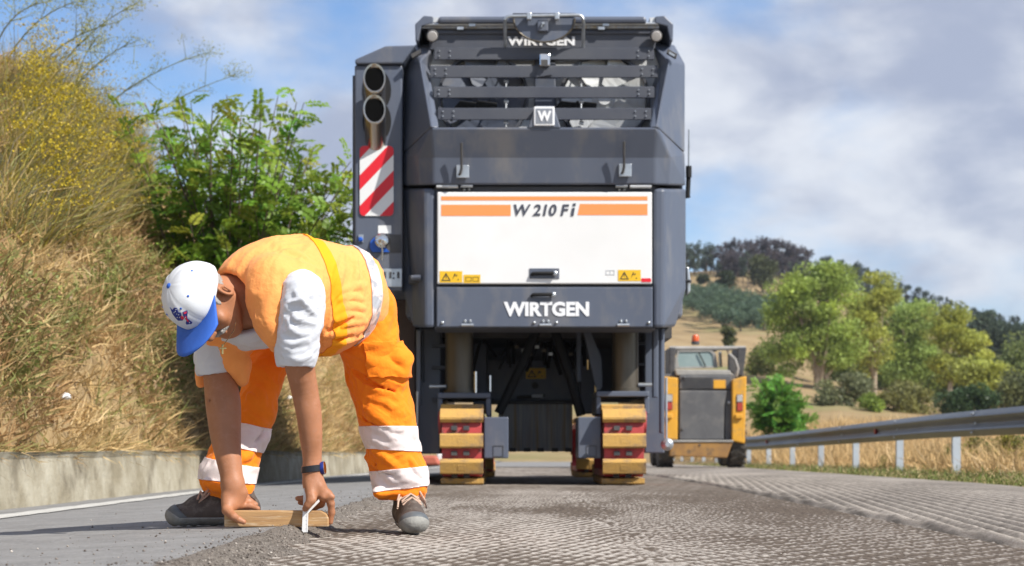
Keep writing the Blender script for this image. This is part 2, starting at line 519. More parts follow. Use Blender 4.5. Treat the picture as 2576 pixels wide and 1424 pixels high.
c2 = scatter_chips('loose_chips', 800, chip_pos_asp, 0.0009, 0.0050, 'chips', chip_t)
tag(c2, 'small dark chips scattered on the smooth asphalt', 'gravel', kind='stuff')
c3 = scatter_chips('milled_grit', 2600, chip_pos_mill, 0.0008, 0.0026, 'chips', chip_t)
tag(c3, 'fine grit strewn over the milled surface', 'gravel', kind='stuff')

# low concrete wall at the foot of the bank, two cast lengths
def make_wall(name, y0, y1, label, seed):
    yy = np.linspace(y0, y1, int((y1 - y0) / 0.06) + 2)
    prof = [(0.0, -0.12), (0.008, 0.0), (0.022, 0.12), (0.03, 0.255), (0.015, 0.285), (-0.02, 0.295), (-0.20, 0.295), (-0.22, 0.27), (-0.22, -0.15)]
    V = []
    for y in yy:
        base = float(asp_z(np.array([wall_x(y)]), np.array([y]))[0])
        for k, (dx, dz) in enumerate(prof):
            q = np.array([y * 1.0, k * 0.37])
            nx_ = 0.006 * float(vnoise(q, seed, 10, 0.5)); nz_ = 0.006 * float(vnoise(np.array([y, k * .1]), seed + 3, 10, 0.4)) if 3 <= k <= 7 else 0
            V.append((wall_x(y) - dx * 0.8 + (dx if k > 4 else 0) + nx_, y, base + dz + nz_))
    n = len(prof); F = []
    for i in range(len(yy) - 1):
        for k in range(n - 1):
            F.append((i * n + k, (i + 1) * n + k, (i + 1) * n + k + 1, i * n + k + 1))
    F.append(tuple(range(n))); F.append(tuple(range((len(yy) - 1) * n, len(yy) * n))[::-1])
    o = obj(name, V, F, 'concrete_wall')
    return tag(o, label, 'wall')
make_wall('low_wall', 2.0, 16.2, 'weathered low concrete wall beside the white line at the left edge', 5)
make_wall('low_wall', 16.22, 30.0, 'farther length of low concrete wall, behind the bending man', 9)

# embankment: steep cut slope above the wall
def bank_pt(t, y):
    """t 0..1 up the slope, 1..2 back over the top"""
    top = 4.25 - 0.055 * np.clip(y - 14, 0, 40)
    u = np.clip(t, 0, 1); b = np.clip(t - 1, 0, 1)
    run = top * 0.63
    x = wall_x(y) - 0.20 - run * (0.25 * u + 0.75 * u ** 1.25) - 9 * b
    z = asp_z(wall_x(y), y) + 0.25 + (top - 0.25) * (u ** 0.92) + 0.5 * b
    q = np.stack([y * 0.8, t * 3.0], -1)
    bulge = 0.16 * fbm(q, 101, 0.42, 4) * np.minimum(1, 0.15 + 3 * u)
    fine = 0.05 * fbm(q, 111, 2.6, 3) * np.minimum(1, 0.3 + 3 * u)
    return x + bulge + fine, z - 0.35 * bulge + 0.6 * fine
tt = np.concatenate([np.linspace(0, 1, 90), np.linspace(1.03, 2, 14)])
yb = np.concatenate([np.linspace(2, 24, 200), np.linspace(24.3, 60, 60)])
by, bt = np.meshgrid(yb, tt, indexing='ij')
bx, bz = bank_pt(bt, by)
bank = obj('embankment', np.stack([bx, by, bz], -1).reshape(-1, 3), grid_faces(len(yb), len(tt))[:, ::-1], 'bank_earth', smooth=True)
tag(bank, 'steep dry earth bank above the low wall', 'embankment', kind='structure')
# ------------------------------------------------------------------ cold milling machine seen from behind
M('slate_paint', (0.090, 0.106, 0.145), (0.105, 0.122, 0.163), 1.6, rough=0.42, spec=0.45, bump=0.03, bscale=90, c3=(0.165, 0.165, 0.175), scale3=3.0, stretch=(1, 1, 0.45))
M('slate_dark', (0.058, 0.064, 0.084), (0.08, 0.085, 0.10), 3, rough=0.55, spec=0.4)
M('black_steel', (0.045, 0.047, 0.054), (0.085, 0.08, 0.075), 6, rough=0.6, spec=0.4)
M('skirt_brown', (0.06, 0.04, 0.036), (0.09, 0.06, 0.05), 4, rough=0.7)
M('bore_shade', (0.006, 0.006, 0.006), rough=1.0, spec=0.0)  # flat black, painted shade for the inside of the exhaust pipes
M('rubber', (0.012, 0.012, 0.013), rough=0.7, spec=0.3)
M('white_paint', (0.80, 0.80, 0.795), (0.75, 0.75, 0.74), 1.5, rough=0.35, spec=0.4, c3=(0.765, 0.76, 0.75), scale3=4.0)
M('pale_grey', (0.62, 0.64, 0.65), (0.48, 0.50, 0.52), 5, rough=0.5)
M('orange_film', (0.90, 0.30, 0.09), rough=0.4)
M('badge_grey', (0.22, 0.235, 0.27), rough=0.4)
M('letter_white', (0.80, 0.81, 0.83), rough=0.45)
M('letter_slate', (0.055, 0.06, 0.085), rough=0.5)
M('sticker_yellow', (0.78, 0.47, 0.015), rough=0.5)
M('sticker_black', (0.02, 0.02, 0.02), rough=0.5)
M('sign_red', (0.70, 0.012, 0.025), rough=0.4)
M('sign_white', (0.75, 0.76, 0.76), rough=0.4)
M('zinc', (0.55, 0.58, 0.60), (0.42, 0.44, 0.46), 12, rough=0.35, metal=0.75)
M('chrome', (0.75, 0.75, 0.75), rough=0.12, metal=1.0)
M('exhaust_steel', (0.40, 0.34, 0.28), (0.50, 0.45, 0.39), 3, rough=0.24, metal=1.0, stretch=(6, 1, 1))
M('pad_yellow', (0.58, 0.34, 0.085), (0.46, 0.28, 0.10), 7, rough=0.85, bump=0.5, bscale=80, c3=(0.27, 0.185, 0.11), scale3=11)
M('track_red', (0.52, 0.06, 0.06), (0.36, 0.045, 0.045), 9, rough=0.6, c3=(0.12, 0.07, 0.06), scale3=12)
M('column_steel', (0.085, 0.072, 0.052), (0.13, 0.112, 0.088), 8, rough=0.38, stretch=(1, 1, 0.15), metal=0.5)
M('scraped_steel', (0.26, 0.28, 0.32), (0.44, 0.43, 0.40), 7, rough=0.6, stretch=(9, 9, 0.35), metal=0.3, c3=(0.34, 0.25, 0.13), scale3=3)
M('blue_plastic', (0.01, 0.09, 0.45), rough=0.4)
M('lamp_glass', (0.42, 0.40, 0.38), rough=0.15, spec=0.6)
M('red_lens', (0.55, 0.03, 0.02), rough=0.3)
M('terracotta', (0.46, 0.12, 0.075), (0.38, 0.10, 0.06), 4, rough=0.7)

def text_mesh(s, w, h, bold=0.02, shear=0.0, extrude=0.004):
    cu = bpy.data.curves.new('lettering', 'FONT')
    cu.body = s; cu.size = 1.0; cu.offset = bold; cu.extrude = 0.01; cu.shear = shear; cu.resolution_u = 3
    o = bpy.data.objects.new('lettering', cu); COL.objects.link(o)
    dg = bpy.context.evaluated_depsgraph_get()
    me = bpy.data.meshes.new_from_object(o.evaluated_get(dg))
    bpy.data.objects.remove(o); bpy.data.curves.remove(cu)
    n = len(me.vertices); c = np.empty(n * 3, dtype=np.float32); me.vertices.foreach_get('co', c); c = c.reshape(-1, 3)
    lo, hi = c.min(0), c.max(0)
    x = (c[:, 0] - lo[0]) / (hi[0] - lo[0]) * w; z = (c[:, 1] - lo[1]) / (hi[1] - lo[1]) * h
    y = np.where(c[:, 2] > 0, -extrude, 0.0)
    me.vertices.foreach_set('co', np.stack([x, y, z], -1).astype(np.float32).ravel()); me.update()
    me.materials.clear()
    return me
def lettering(s, x0, x1, y0, y1, d, mat, parent, bold=0.02, shear=0.0, name='lettering', label=None):
    a = P(x0, y1, d); b = P(x1, y0, d)
    me = text_mesh(s, b[0] - a[0], b[2] - a[2], bold, shear)
    o = link(name, me, mat, parent, loc=Vector(a) - origin_of(parent))
    if label: o['label'] = label
    return o

mach = thing('milling_machine', (0.243, 14.5, 0), 'tall dark grey road milling machine with white rear hatch on yellow tracks', 'milling machine')
SP = 'slate_paint'
def facets(name, vs, fs, mat, parent, bevel=0.012):
    b = MB(); b.add([P(*v) for v in vs], fs)
    return b.build(name, mat, parent, bevel=bevel)

# body behind the rear panels
b = MB(); b.pbox(1020, 1718, 330, 800, 12.95, 4.9)
b.build('chassis', SP, mach, bevel=0.03)
b = MB(); b.pbox(1050, 1690, 112, 330, 13.62, 4.0)
b.build('engine_hood', SP, mach, bevel=0.05)
# rear frame round the hatches
b = MB(); b.pbox(1093, 1650, 469, 827, 12.535, 0.42)
b.build('hatch_frame', 'slate_dark', mach)

# upper hood: lit lower band, undercut band, corners
mir = lambda x: 2738 - x
def hood_half(f):
    vs = [(f(1084), 321, 12.345), (f(1090), 397, 12.43), (f(1090), 465, 12.46), (f(1055), 466, 12.53), (f(1014), 467, 12.82),
          (f(1016), 385, 12.80), (f(1050), 396, 12.50), (f(1014), 467, 13.4), (f(1016), 385, 13.4), (f(1090), 465, 12.9), (f(1084), 321, 12.9)]
    return vs
idn = lambda x: x
L = hood_half(idn); R = hood_half(mir)
vs = L + R; o = len(L)
fs = [(0, o, o + 1, 1), (1, o + 1, o + 2, 2)]
for k in (0, o):
    fs += [(k, k + 1, k + 6), (k, k + 6, k + 5), (k + 1, k + 2, k + 3, k + 6), (k + 6, k + 3, k + 4, k + 5), (k + 5, k + 4, k + 7, k + 8), (k + 2, k + 9, k + 7, k + 4, k + 3), (k, k + 5, k + 8, k + 10)]
fs += [(2, o + 2, o + 9, 9), (0, 10, o + 10, o)]
hood = facets('rear_hood', vs, fs, SP, mach, bevel=0.014)

# pillars beside the louvres
for f in (idn, mir):
    vs = [(f(1078), 172, 12.80), (f(1104), 321, 12.36), (f(1056), 154, 12.62), (f(1084), 320, 12.34), (f(1015), 162, 12.95), (f(1016), 384, 12.79),
          (f(1100), 108, 12.92), (f(1042), 113, 13.0), (f(1104), 321, 13.5), (f(1100), 108, 13.6), (f(1015), 162, 13.6), (f(1016), 384, 13.5), (f(1042), 113, 13.6)]
    fs = [(0, 2, 3, 1), (2, 4, 5, 3), (2, 0, 6), (2, 6, 7), (2, 7, 4), (4, 7, 12, 10), (4, 10, 11, 5), (0, 1, 8, 9, 6), (6, 9, 12, 7), (3, 5, 11, 8, 1)]
    pl = facets('corner_pillar', vs, fs, SP, mach, bevel=0.012)
    # marker lamp set into the pillar shoulder
    bx_ = MB(); bx_.prism([(f(1034), 136), (f(1058), 123), (f(1060), 132), (f(1037), 146)], 12.60, 0.05)
    bx_.build('marker_lamp', 'black_steel', pl)
    if f is mir:
        bx_ = MB(); bx_.prism([(f(1040), 138), (f(1054), 130), (f(1055), 135), (f(1042), 142)], 12.585, 0.02)
        bx_.build('lamp_lens', 'zinc', pl)

# louvre bars
_b = MB(); _b.lathe((0, 0, 0), (0, -1, 0), [(0, 0.0066), (0.008, 0.0062), (0.011, 0.003)], 8); _o = _b.build('bolt', 'zinc'); BOLT_ME = _o.data; bpy.data.objects.remove(_o)
def BOLT(x, y, d, parent):
    return link('bolt', BOLT_ME, None, parent, loc=PV(x, y, d) - origin_of(parent))
for (x0, x1, y0, y1, dd) in [(1092, 1645, 121, 150, 12.74), (1082, 1655, 166, 195, 12.66), (1091, 1646, 219, 246, 12.55), (1101, 1638, 273, 301, 12.43)]:
    b = MB(); b.pbox(x0, x1, y0, y1, dd, 0.02); b.pbox(x0, x1, y0 - 1.5, y0 + 1, dd + 0.02, 0.035)
    bar = b.build('louvre_bar', 'slate_dark', mach, bevel=0.003, seg=1)
    for xx in (x0 + 13, x0 + 40, x1 - 13, x1 - 40):
        for yy in (y0 + 8, y1 - 8):
            BOLT(xx, yy, dd, bar)
for xx in (1273, 1462):
    b = MB(); b.tube([P(xx, 118, 12.9), P(xx, 320, 12.45)], 0.006, 8)
    for yy, dd in ((204, 12.7), (255, 12.58), (308, 12.47)):
        b.tube([P(xx - 5, yy, dd), P(xx + 6, yy + 2, dd)], 0.014, 8)
    b.build('tie_rod', 'zinc', mach)

# cooling fans inside
b = MB(); b.pbox(1080, 1660, 125, 335, 12.865, 0.06)
shroud = b.build('fan_shroud', 'pale_grey', mach)
for cx_, cy_ in ((1216, 246), (1520, 250)):
    c = P(cx_, cy_, 12.81); R_ = W(108, 12.81)
    b = MB()
    n = 36
    ring = []
    for (rr, yy) in ((R_, -0.03), (R_ + 0.02, -0.03), (R_ + 0.02, 0.05), (R_, 0.05)):
        ring.append([(c[0] + rr * math.cos(2 * math.pi * k / n), c[1] + yy, c[2] + rr * math.sin(2 * math.pi * k / n)) for k in range(n)])
    fl = [q for rg in ring for q in rg]
    b.add(fl, [(j * n + k, j * n + (k + 1) % n, ((j + 1) % 4) * n + (k + 1) % n, ((j + 1) % 4) * n + k) for j in range(4) for k in range(n)])
    fan = b.build('cooling_fan', 'slate_dark', mach)
    bl = MB(); a0 = 0.3 if cx_ < 1300 else 0.0
    hubm = MB(); hubm.lathe(c, (0, -1, 0), [(-0.04, 0.085), (0.02, 0.085), (0.035, 0.055), (0.05, 0.05), (0.05, 0.02)], 18)
    hubm.build('fan_hub', 'pale_grey' if cx_ > 1300 else 'slate_dark', fan)
    proto = None
    for k in range(7):
        a = a0 + 2 * math.pi * k / 7
        if proto is None:
            m_ = MB(); pts = []
            for r_ in np.linspace(0.07, R_ * 0.95, 5):
                for s_ in (-0.5, 0.5):
                    wd = 0.10 + 0.16 * r_ / R_; t = s_ * wd; sk = 0.18 * r_
                    pts.append((r_, -s_ * 0.05, t + sk))
            fsb = [(2 * i, 2 * i + 1, 2 * i + 3, 2 * i + 2) for i in range(4)]
            me = mesh_from(np.array(pts), fsb, 'fan_blade')
            proto = link('fan_blade', me, 'slate_paint' if cx_ < 1300 else 'pale_grey', fan); ob = proto
            mod = None
        else: ob = dup(proto, fan)
        ob.location = Vector(c) - origin_of(fan); ob.rotation_euler = (0, a, 0)
for xx in (1130, 1175, 1385, 1425):
    b = MB(); b.tube([P(xx, 300, 12.68), P(xx + 30, 262, 12.68), P(xx + 75, 268, 12.69)], 0.028, 8); b.build('ribbed_hose', 'rubber', mach, smooth=True)
b = MB(); b.pbox(1344, 1398, 150, 320, 12.82, 0.2)
b.build('centre_duct', SP, mach, bevel=0.01)

# badge on a housing
b = MB(); b.prism([(1347, 266), (1392, 266), (1411, 322), (1328, 322)], 12.342, 0.12)
bh = b.build('badge_housing', SP, mach, bevel=0.008)
b = MB(); b.pbox(1343, 1395, 268, 316, 12.330, 0.014); bd = b.build('badge', 'letter_white', mach, bevel=0.006)
b = MB(); b.pbox(1348, 1390, 273, 311, 12.3275, 0.004); b.build('badge_face', 'badge_grey', bd)
lettering('W', 1352, 1387, 279, 305, 12.3272, 'letter_white', bd, bold=0.05)

# roof, its rear valance and lamps
vs = []
for (x0, x1, y0, y1, dd) in [(1100, 1622, 40, 57, 12.30), (1050, 1666, 62, 100, 12.42)]:
    pass
b = MB(); b.prism([(1103, 40), (1625, 40), (1628, 57), (1100, 57)], 12.72, 1.7)
roof = b.build('roof', SP, mach, bevel=0.02)
for f in (idn, mir):
    b = MB(); b.prism([(f(1090), 41), (f(1066), 39), (f(1053), 52), (f(1044), 60), (f(1045), 103), (f(1052), 103), (f(1060), 66), (f(1090), 58)], 12.75, 1.6)
    b.build('roof_end_cap', SP, roof, bevel=0.008)
    b = MB(); b.prism([(f(1088), 44), (f(1104), 44), (f(1102), 56), (f(1088), 56)], 12.77, 1.5); b.build('roof_joint', 'pale_grey', roof)
    lx = P(f(1088), 90, 12.72)
    b = MB(); b.lathe(lx, (0.0, -1, -0.35), [(-0.06, 0.03), (-0.04, 0.043), (0.03, 0.045), (0.035, 0.04)], 18)
    wl_ = b.build('work_light', 'black_steel', mach, smooth=True)
    b = MB(); b.lathe(Vector(lx), (0.0, -1, -0.35), [(0.034, 0.038), (0.042, 0.032), (0.044, 0.002)], 18); b.build('lamp_lens', 'lamp_glass', wl_, smooth=True)
b = MB(); b.pbox(1055, 1658, 60, 71, 12.775, 0.03); b.build('roof_rail', 'scraped_steel', roof)
b = MB(); b.tube([P(1060, 62, 12.765), P(1655, 60, 12.765)], 0.012, 8); b.build('roof_conduit', 'zinc', roof)
b = MB(); b.prism([(1075, 68), (1655, 66), (1648, 122), (1082, 124)], 12.80, 0.06); val = b.build('rear_valance', 'slate_dark', mach)
b = MB(); b.pbox(1098, 1640, 76, 86, 12.785, 0.03); b.build('valance_rib', 'slate_dark', val, bevel=0.01)
lettering('WIRTGEN', 1276, 1446, 92, 115, 12.799, 'letter_white', val, bold=0.042)
for xx, yy in ((1188, 62), (1158, 70), (1524, 61), (1513, 70)):
    b = MB(); b.pbox(xx - 8, xx + 8, yy - 3, yy + 4, 12.745, 0.03); b.build('clip', 'zinc', roof)

# folding warning disc on a tube frame
d_ = 12.60
b = MB(); b.tube([P(1271, 122, 12.78), P(1270, 60, 12.64), P(1271, 48, d_), P(1275, 43, d_), P(1284, 41, d_), P(1455, 38, d_), P(1463, 41, d_), P(1467, 47, d_), P(1468, 60, 12.64), P(1467, 122, 12.78)], W(4.2, d_), 10)
tf = b.build('tube_frame', 'zinc', mach, smooth=True)
arc = [(1369 + 77 * math.cos(a), 46 + 60 * math.sin(a)) for a in np.linspace(0, math.pi, 24)]
b = MB(); b.prism(arc, 12.65, 0.02); disc = b.build('warning_disc', SP, mach)
rim = [P(x, y, 12.645) for x, y in arc]
b = MB(); b.tube(rim, W(2.6, 12.3), 8); b.build('disc_rim', 'column_steel', disc, smooth=True)
b = MB(); b.pbox(1290, 1448, 33, 38, 12.70, 0.03); b.build('disc_top', 'slate_dark', disc)
b = MB(); b.pbox(1352, 1379, 50, 78, 12.61, 0.04); bo = b.build('lock_box', SP, disc, bevel=0.006)
b = MB(); b.lathe(P(1366, 61, 12.61), (0, -1, 0), [(0, 0.015), (0.02, 0.013), (0.03, 0.008)], 10); b.tube([P(1364, 61, 12.59), P(1362, 68, 12.59)], 0.005, 6); b.build('lock_bolt', 'zinc', disc)
for xx in (1331, 1401):
    b = MB(); b.pbox(xx - 6, xx + 6, 31, 49, 12.585, 0.05); b.build('clamp', 'zinc', tf, bevel=0.006)
# rear camera
b = MB(); b.pbox(1357, 1384, 135, 166, 12.62, 0.08); cm = b.build('rear_camera', 'chrome', mach, bevel=0.008)
b = MB(); b.pbox(1361, 1378, 150, 166, 12.60, 0.02); b.build('camera_lens', 'black_steel', cm)
b = MB(); b.prism([(1355, 166), (1382, 166), (1389, 188), (1348, 194)], 12.64, 0.02); b.build('camera_bracket', 'slate_dark', cm)

# lower corner pillars
for f in (idn, mir):
    vs = [(f(1094), 474, 12.50), (f(1094), 824, 12.50), (f(1066), 474, 12.50), (f(1068), 824, 12.50), (f(1013), 475, 12.86), (f(1013), 727, 12.86), (f(1040), 823, 12.80),
          (f(1094), 474, 13.3), (f(1094), 824, 13.3), (f(1013), 475, 13.5), (f(1013), 727, 13.5), (f(1040), 823, 13.4)]
    fs = [(0, 2, 3, 1), (2, 4, 5, 6, 3), (4, 9, 10, 5), (5, 10, 11, 6), (0, 7, 9, 4, 2), (1, 3, 6, 11, 8), (0, 1, 8, 7), (7, 8, 11, 10, 9)]
    pl = facets('lower_corner', vs, fs, SP, mach, bevel=0.022)
    if f is mir: continue
    b = MB(); b.pbox(f(1048) - 20, f(1048) + 20, 692, 712, 12.60, 0.12); b.build('recess', 'black_steel', pl)
    b = MB(); b.tube([P(f(1048) - 12, 699, 12.56), P(f(1048) + 12, 698, 12.54)], 0.02, 10); b.build('grab_handle', 'slate_paint', pl, smooth=True)

# white hatch
b = MB(); b.pbox(1100, 1640, 483, 714, 12.475, 0.05)
wh = b.build('rear_hatch', 'white_paint', mach, bevel=0.008)
df = 12.4745
b = MB(); b.pbox(1110, 1629, 494, 504, df - 0.0015, 0.002); b.build('orange_stripe', 'orange_film', wh)
b = MB(); b.prism([(1110, 515), (1285, 515), (1285, 543), (1110, 543)], df - 0.0015, 0.002); b.build('orange_stripe', 'orange_film', wh)
b = MB(); b.prism([(1459, 513), (1629, 513), (1629, 541), (1453, 541)], df - 0.0015, 0.002); b.build('orange_stripe', 'orange_film', wh)
lettering('W 210 F', 1293, 1432, 514, 543, df - 0.001, 'letter_slate', wh, bold=0.022, shear=0.2)
b = MB(); b.prism([(1439.5, 523), (1446.5, 523), (1443, 543), (1436, 543)], df - 0.005, 0.004); b.prism([(1442, 511.5), (1449, 511.5), (1448, 518), (1441, 518)], df - 0.005, 0.004); b.build('lettering', 'letter_slate', wh)
def warn(x0, x1, y0, y1, d, parent, icons=True, mat='sticker_yellow'):
    b = MB(); b.pbox(x0, x1, y0, y1, d - 0.002, 0.0022); s = b.build('warning_sticker', mat, parent)
    if icons:
        h = y1 - y0; cx = x0 + h * 0.55
        o_ = [(cx, y0 + h * .14), (cx + h * .42, y0 + h * .86), (cx - h * .42, y0 + h * .86)]
        i_ = [(cx, y0 + h * .34), (cx + h * .28, y0 + h * .77), (cx - h * .28, y0 + h * .77)]
        b = MB(); q = [P(x, y, d - 0.003) for x, y in o_ + i_]
        b.add(q, [(0, 1, 4, 3), (1, 2, 5, 4), (2, 0, 3, 5)])
        b.prism([(cx - h * .035, y0 + h * .42), (cx + h * .035, y0 + h * .42), (cx + h * .02, y0 + h * .68), (cx - h * .02, y0 + h * .68)], d - 0.003, 0.0008)
        x2 = x0 + (x1 - x0) * 0.66
        b.prism([(x2, y0 + h * .2), (x2 + h * .1, y0 + h * .25), (x2 - h * .1, y0 + h * .6), (x2 - h * .2, y0 + h * .75)], d - 0.003, 0.0008)
        b.prism([(x2 - h * .05, y0 + h * .45), (x2 + h * .25, y0 + h * .3), (x2 + h * .22, y0 + h * .45)], d - 0.003, 0.0008)
        b.prism([(x2 + h * .25, y0 + h * .7), (x2 + h * .35, y0 + h * .7), (x2 + h * .35, y0 + h * .8), (x2 + h * .25, y0 + h * .8)], d - 0.003, 0.0008)
        b.build('pictogram', 'sticker_black', s)
    return s
warn(1106, 1163, 682, 711, df, wh); 
s = warn(1166.5, 1208.5, 691, 712, df, wh, False)
b = MB()
for q in ((1171, 1186, 697, 708), (1189, 1204, 697, 708)):
    x0, x1, y0, y1 = q
    for r_ in ((x0, x1, y0, y0 + 1.3), (x0, x1, y1 - 1.3, y1), (x0, x0 + 1.3, y0 + 1.3, y1 - 1.3), (x1 - 1.3, x1, y0 + 1.3, y1 - 1.3)): b.pbox(*r_, df - 0.003, 0.0008)
b.build('pictogram', 'sticker_black', s)
warn(1555, 1612, 679, 707, df, wh)
b = MB(); b.pbox(1613.5, 1638, 700, 709.5, df - 0.002, 0.002); b.build('red_sticker', 'sign_red', wh)
b = MB()
for r_ in ((1524, 1546, 679.5, 681), (1524, 1546, 690, 691.5), (1524, 1525.5, 681, 690), (1544.5, 1546, 681, 690), (1534.5, 1535.5, 681, 690)): b.pbox(*r_, df - 0.002, 0.0015)
b.build('manual_pictogram', 'pale_grey', wh)
def latch(x0, x1, y0, y1, d, parent, plate):
    if plate:
        b = MB(); b.pbox(x0, x1, y0, y1, d - 0.006, 0.008); b.build('latch_plate', SP, parent, bevel=0.002)
    ym = (y0 + y1) / 2
    b = MB(); b.tube([P(x0 + 6, ym + 3, d - 0.01), P(x0 + 9, ym, d - 0.022), P(x1 - 14, ym - 1, d - 0.026), P(x1 - 9, ym - 1, d - 0.015)], W(4.6, d), 10)
    h = b.build('latch_handle', 'rubber', parent, smooth=True)
    b = MB(); b.lathe(P(x1 - 11, ym, d - 0.02), (0, -1, 0), [(0, 0.018), (0.012, 0.018), (0.016, 0.010)], 14); b.build('lock_cylinder', 'zinc', parent)
latch(1332, 1407, 675, 701, df, wh, True)
# lower hatch
b = MB(); b.pbox(1098, 1642, 722, 823, 12.485, 0.05)
lh = b.build('lower_hatch', SP, mach, bevel=0.008)
latch(1332, 1403, 731, 752, 12.484, lh, False)
lettering('WIRTGEN', 1267, 1482, 759, 796, 12.484, 'letter_white', lh, bold=0.045)
def hinge(x, y, d, parent, wd=30, bolts=True, mat='zinc'):
    b = MB(); b.pbox(x - wd / 2, x + wd / 2, y - 3, y + 4, d - 0.03, 0.035); b.tube([P(x - wd / 2, y + 1, d - 0.03), P(x + wd / 2, y + 1, d - 0.03)], W(3.4, d), 8)
    if bolts:
        for s in (-6, 7): b.lathe(P(x + s, y - 9, d), (0, -1, 0), [(0, W(4, d)), (0.012, W(3.6, d)), (0.018, W(1.5, d))], 10)
    return b.build('hinge', mat, parent)
for xx in (1176, 1372, 1568): hinge(xx, 817, 12.484, lh)
for xx in (1113, 1344, 1400, 1632):
    b = MB(); b.lathe(P(xx, 812, 12.484), (0, -1, 0), [(0, W(4, 12.48)), (0.01, W(3.5, 12.48)), (0.015, W(1, 12.48))], 10); b.build('bolt', 'zinc', lh)
for xx in (1125, 1612): hinge(xx, 468, 12.505, mach, 54, False, 'pale_grey')
for xx in (1174, 1564): hinge(xx, 467, 12.505, mach, 30, False)
for xx in (1168, 1180, 1558, 1571):
    b = MB(); b.lathe(P(xx, 477, 12.53), (0, -1, 0), [(0, W(3.6, 12.5)), (0.012, W(3.2, 12.5)), (0.016, W(1, 12.5))], 10); b.build('bolt', 'zinc', mach)
# hooks on zinc plates
for xx, yy in ((1164, 431), (1573, 428)):
    b = MB(); b.pbox(xx - 16, xx + 16, yy - 16, yy + 16, 12.425, 0.012)
    pt = b.build('hook_plate', 'zinc', mach, bevel=0.003)
    b = MB(); b.tube([P(xx - 9, yy + 8, 12.43), P(xx - 6, yy + 5, 12.40), P(xx - 3, yy - 8, 12.385), P(xx - 3, yy - 40, 12.365), P(xx - 3, yy - 72, 12.34)], W(3.4, 12.3), 8)
    b.build('hook_rod', 'black_steel', pt, smooth=True)

# exhaust housing on the left
dB = 12.70
vs = [(893, 149, dB), (893, 161, dB), (1013, 160, dB), (1046, 113, dB), (970, 115, dB), (893, 149, dB + 2.6), (893, 161, dB + 2.6), (1013, 160, dB + 2.6), (1046, 113, dB + 2.6), (970, 115, dB + 2.6)]
def back(v): return v
b = MB(); b.prism([(893, 149), (970, 115), (1046, 113), (1013, 160), (893, 161)], dB - 0.03, 2.6)
eh = b.build('exhaust_housing_lid', SP, mach, bevel=0.012)
b = MB(); b.pbox(892, 1012, 164, 731, dB, 2.5)
eb = b.build('exhaust_housing', SP, mach, bevel=0.012)
b = MB(); b.pbox(887, 893.5, 190, 700, dB + 0.05, 2.3); b.build('side_panel', 'slate_dark', eb)
for cy in (197, 275):
    M_ = Vector(P(942, cy, dB - 0.20)); ax = Vector((0.02, -0.76, 0.65)).normalized(); pn = Vector((0.06, -1.0, 0.0)).normalized()
    sx = Vector((1, 0, 0)); sx = (sx - ax * sx.dot(ax)).normalized(); ux = ax.cross(sx)
    Rr = W(27.5, dB - .2); N_ = 36
    def ring_(r_, off, cut):
        o = []
        for k in range(N_):
            t = 2 * math.pi * k / N_; q = M_ + (sx * math.cos(t) + ux * math.sin(t)) * r_
            if cut: q = q - ax * ((q - M_).dot(pn) / ax.dot(pn)) + ax * off
            else: q = q + ax * off
            o.append(q)
        return o
    rings = [ring_(Rr, -0.40, False), ring_(Rr, -0.012, True), ring_(Rr * 1.05, -0.004, True), ring_(Rr * 1.02, 0.002, True), ring_(Rr * 0.88, 0.0, True), ring_(Rr * 0.86, -0.02, True), ring_(Rr * 0.86, -0.34, False)]
    b = MB(); b.add([q for r_ in rings for q in r_], [(j * N_ + k, j * N_ + (k + 1) % N_, (j + 1) * N_ + (k + 1) % N_, (j + 1) * N_ + k) for j in range(6) for k in range(N_)])
    pp = b.build('exhaust_pipe', 'exhaust_steel', mach, smooth=True)
    b = MB(); b.add(ring_(Rr * .862, -0.014, True) + ring_(Rr * .862, -0.03, True), [tuple(range(N_)), tuple(range(2 * N_ - 1, N_ - 1, -1))] + [(k, (k + 1) % N_, (k + 1) % N_ + N_, k + N_) for k in range(N_)]); b.build('bore_shade_disc', 'bore_shade', pp)  # black disc just inside the mouth stands in for the dark of the hollow pipe
    b = MB(); ell = [(948 + 36 * math.cos(a), cy + 30 + 54 * math.sin(a)) for a in np.linspace(0, 2 * math.pi, 28)[:-1]]
    b.prism(ell, dB - 0.006 - 0.002 * (cy > 200), 0.004); b.build('pipe_opening', 'rubber', eb)
# red and white marker board
def clip_poly(poly, a, b_, c):
    out = []
    for i in range(len(poly)):
        p, q = poly[i], poly[(i + 1) % len(poly)]
        fp, fq = a * p[0] + b_ * p[1] - c, a * q[0] + b_ * q[1] - c
        if fp >= 0: out.append(p)
        if fp * fq < 0:
            t = fp / (fp - fq); out.append((p[0] + t * (q[0] - p[0]), p[1] + t * (q[1] - p[1])))
    return out
rr = []
for (cx_, cy_, a0) in ((979, 378, -90), (979, 532, 0), (916, 532, 90), (916, 378, 180)):
    for k in range(5):
        a = math.radians(a0 + 22.5 * k); rr.append((cx_ + 11 * math.cos(a), cy_ + 11 * math.sin(a)))
b = MB(); b.prism(rr, dB - 0.010, 0.009); hz = b.build('marker_board', 'sign_white', mach)
for lo_, hi_ in ((-99, 36), (88, 134), (183, 226), (300, 340)):
    pass
sl = 1.05   # stripes rise to the right: x*sl + y = const
for c0, c1 in ((0, 950 * sl + 371 - 905 * 0 - 22), (905 * sl + 441, 905 * sl + 478), (905 * sl + 519, 905 * sl + 549 + 8), (905 * sl + 549 + 49, 9999)):
    pass
base = 905 * sl
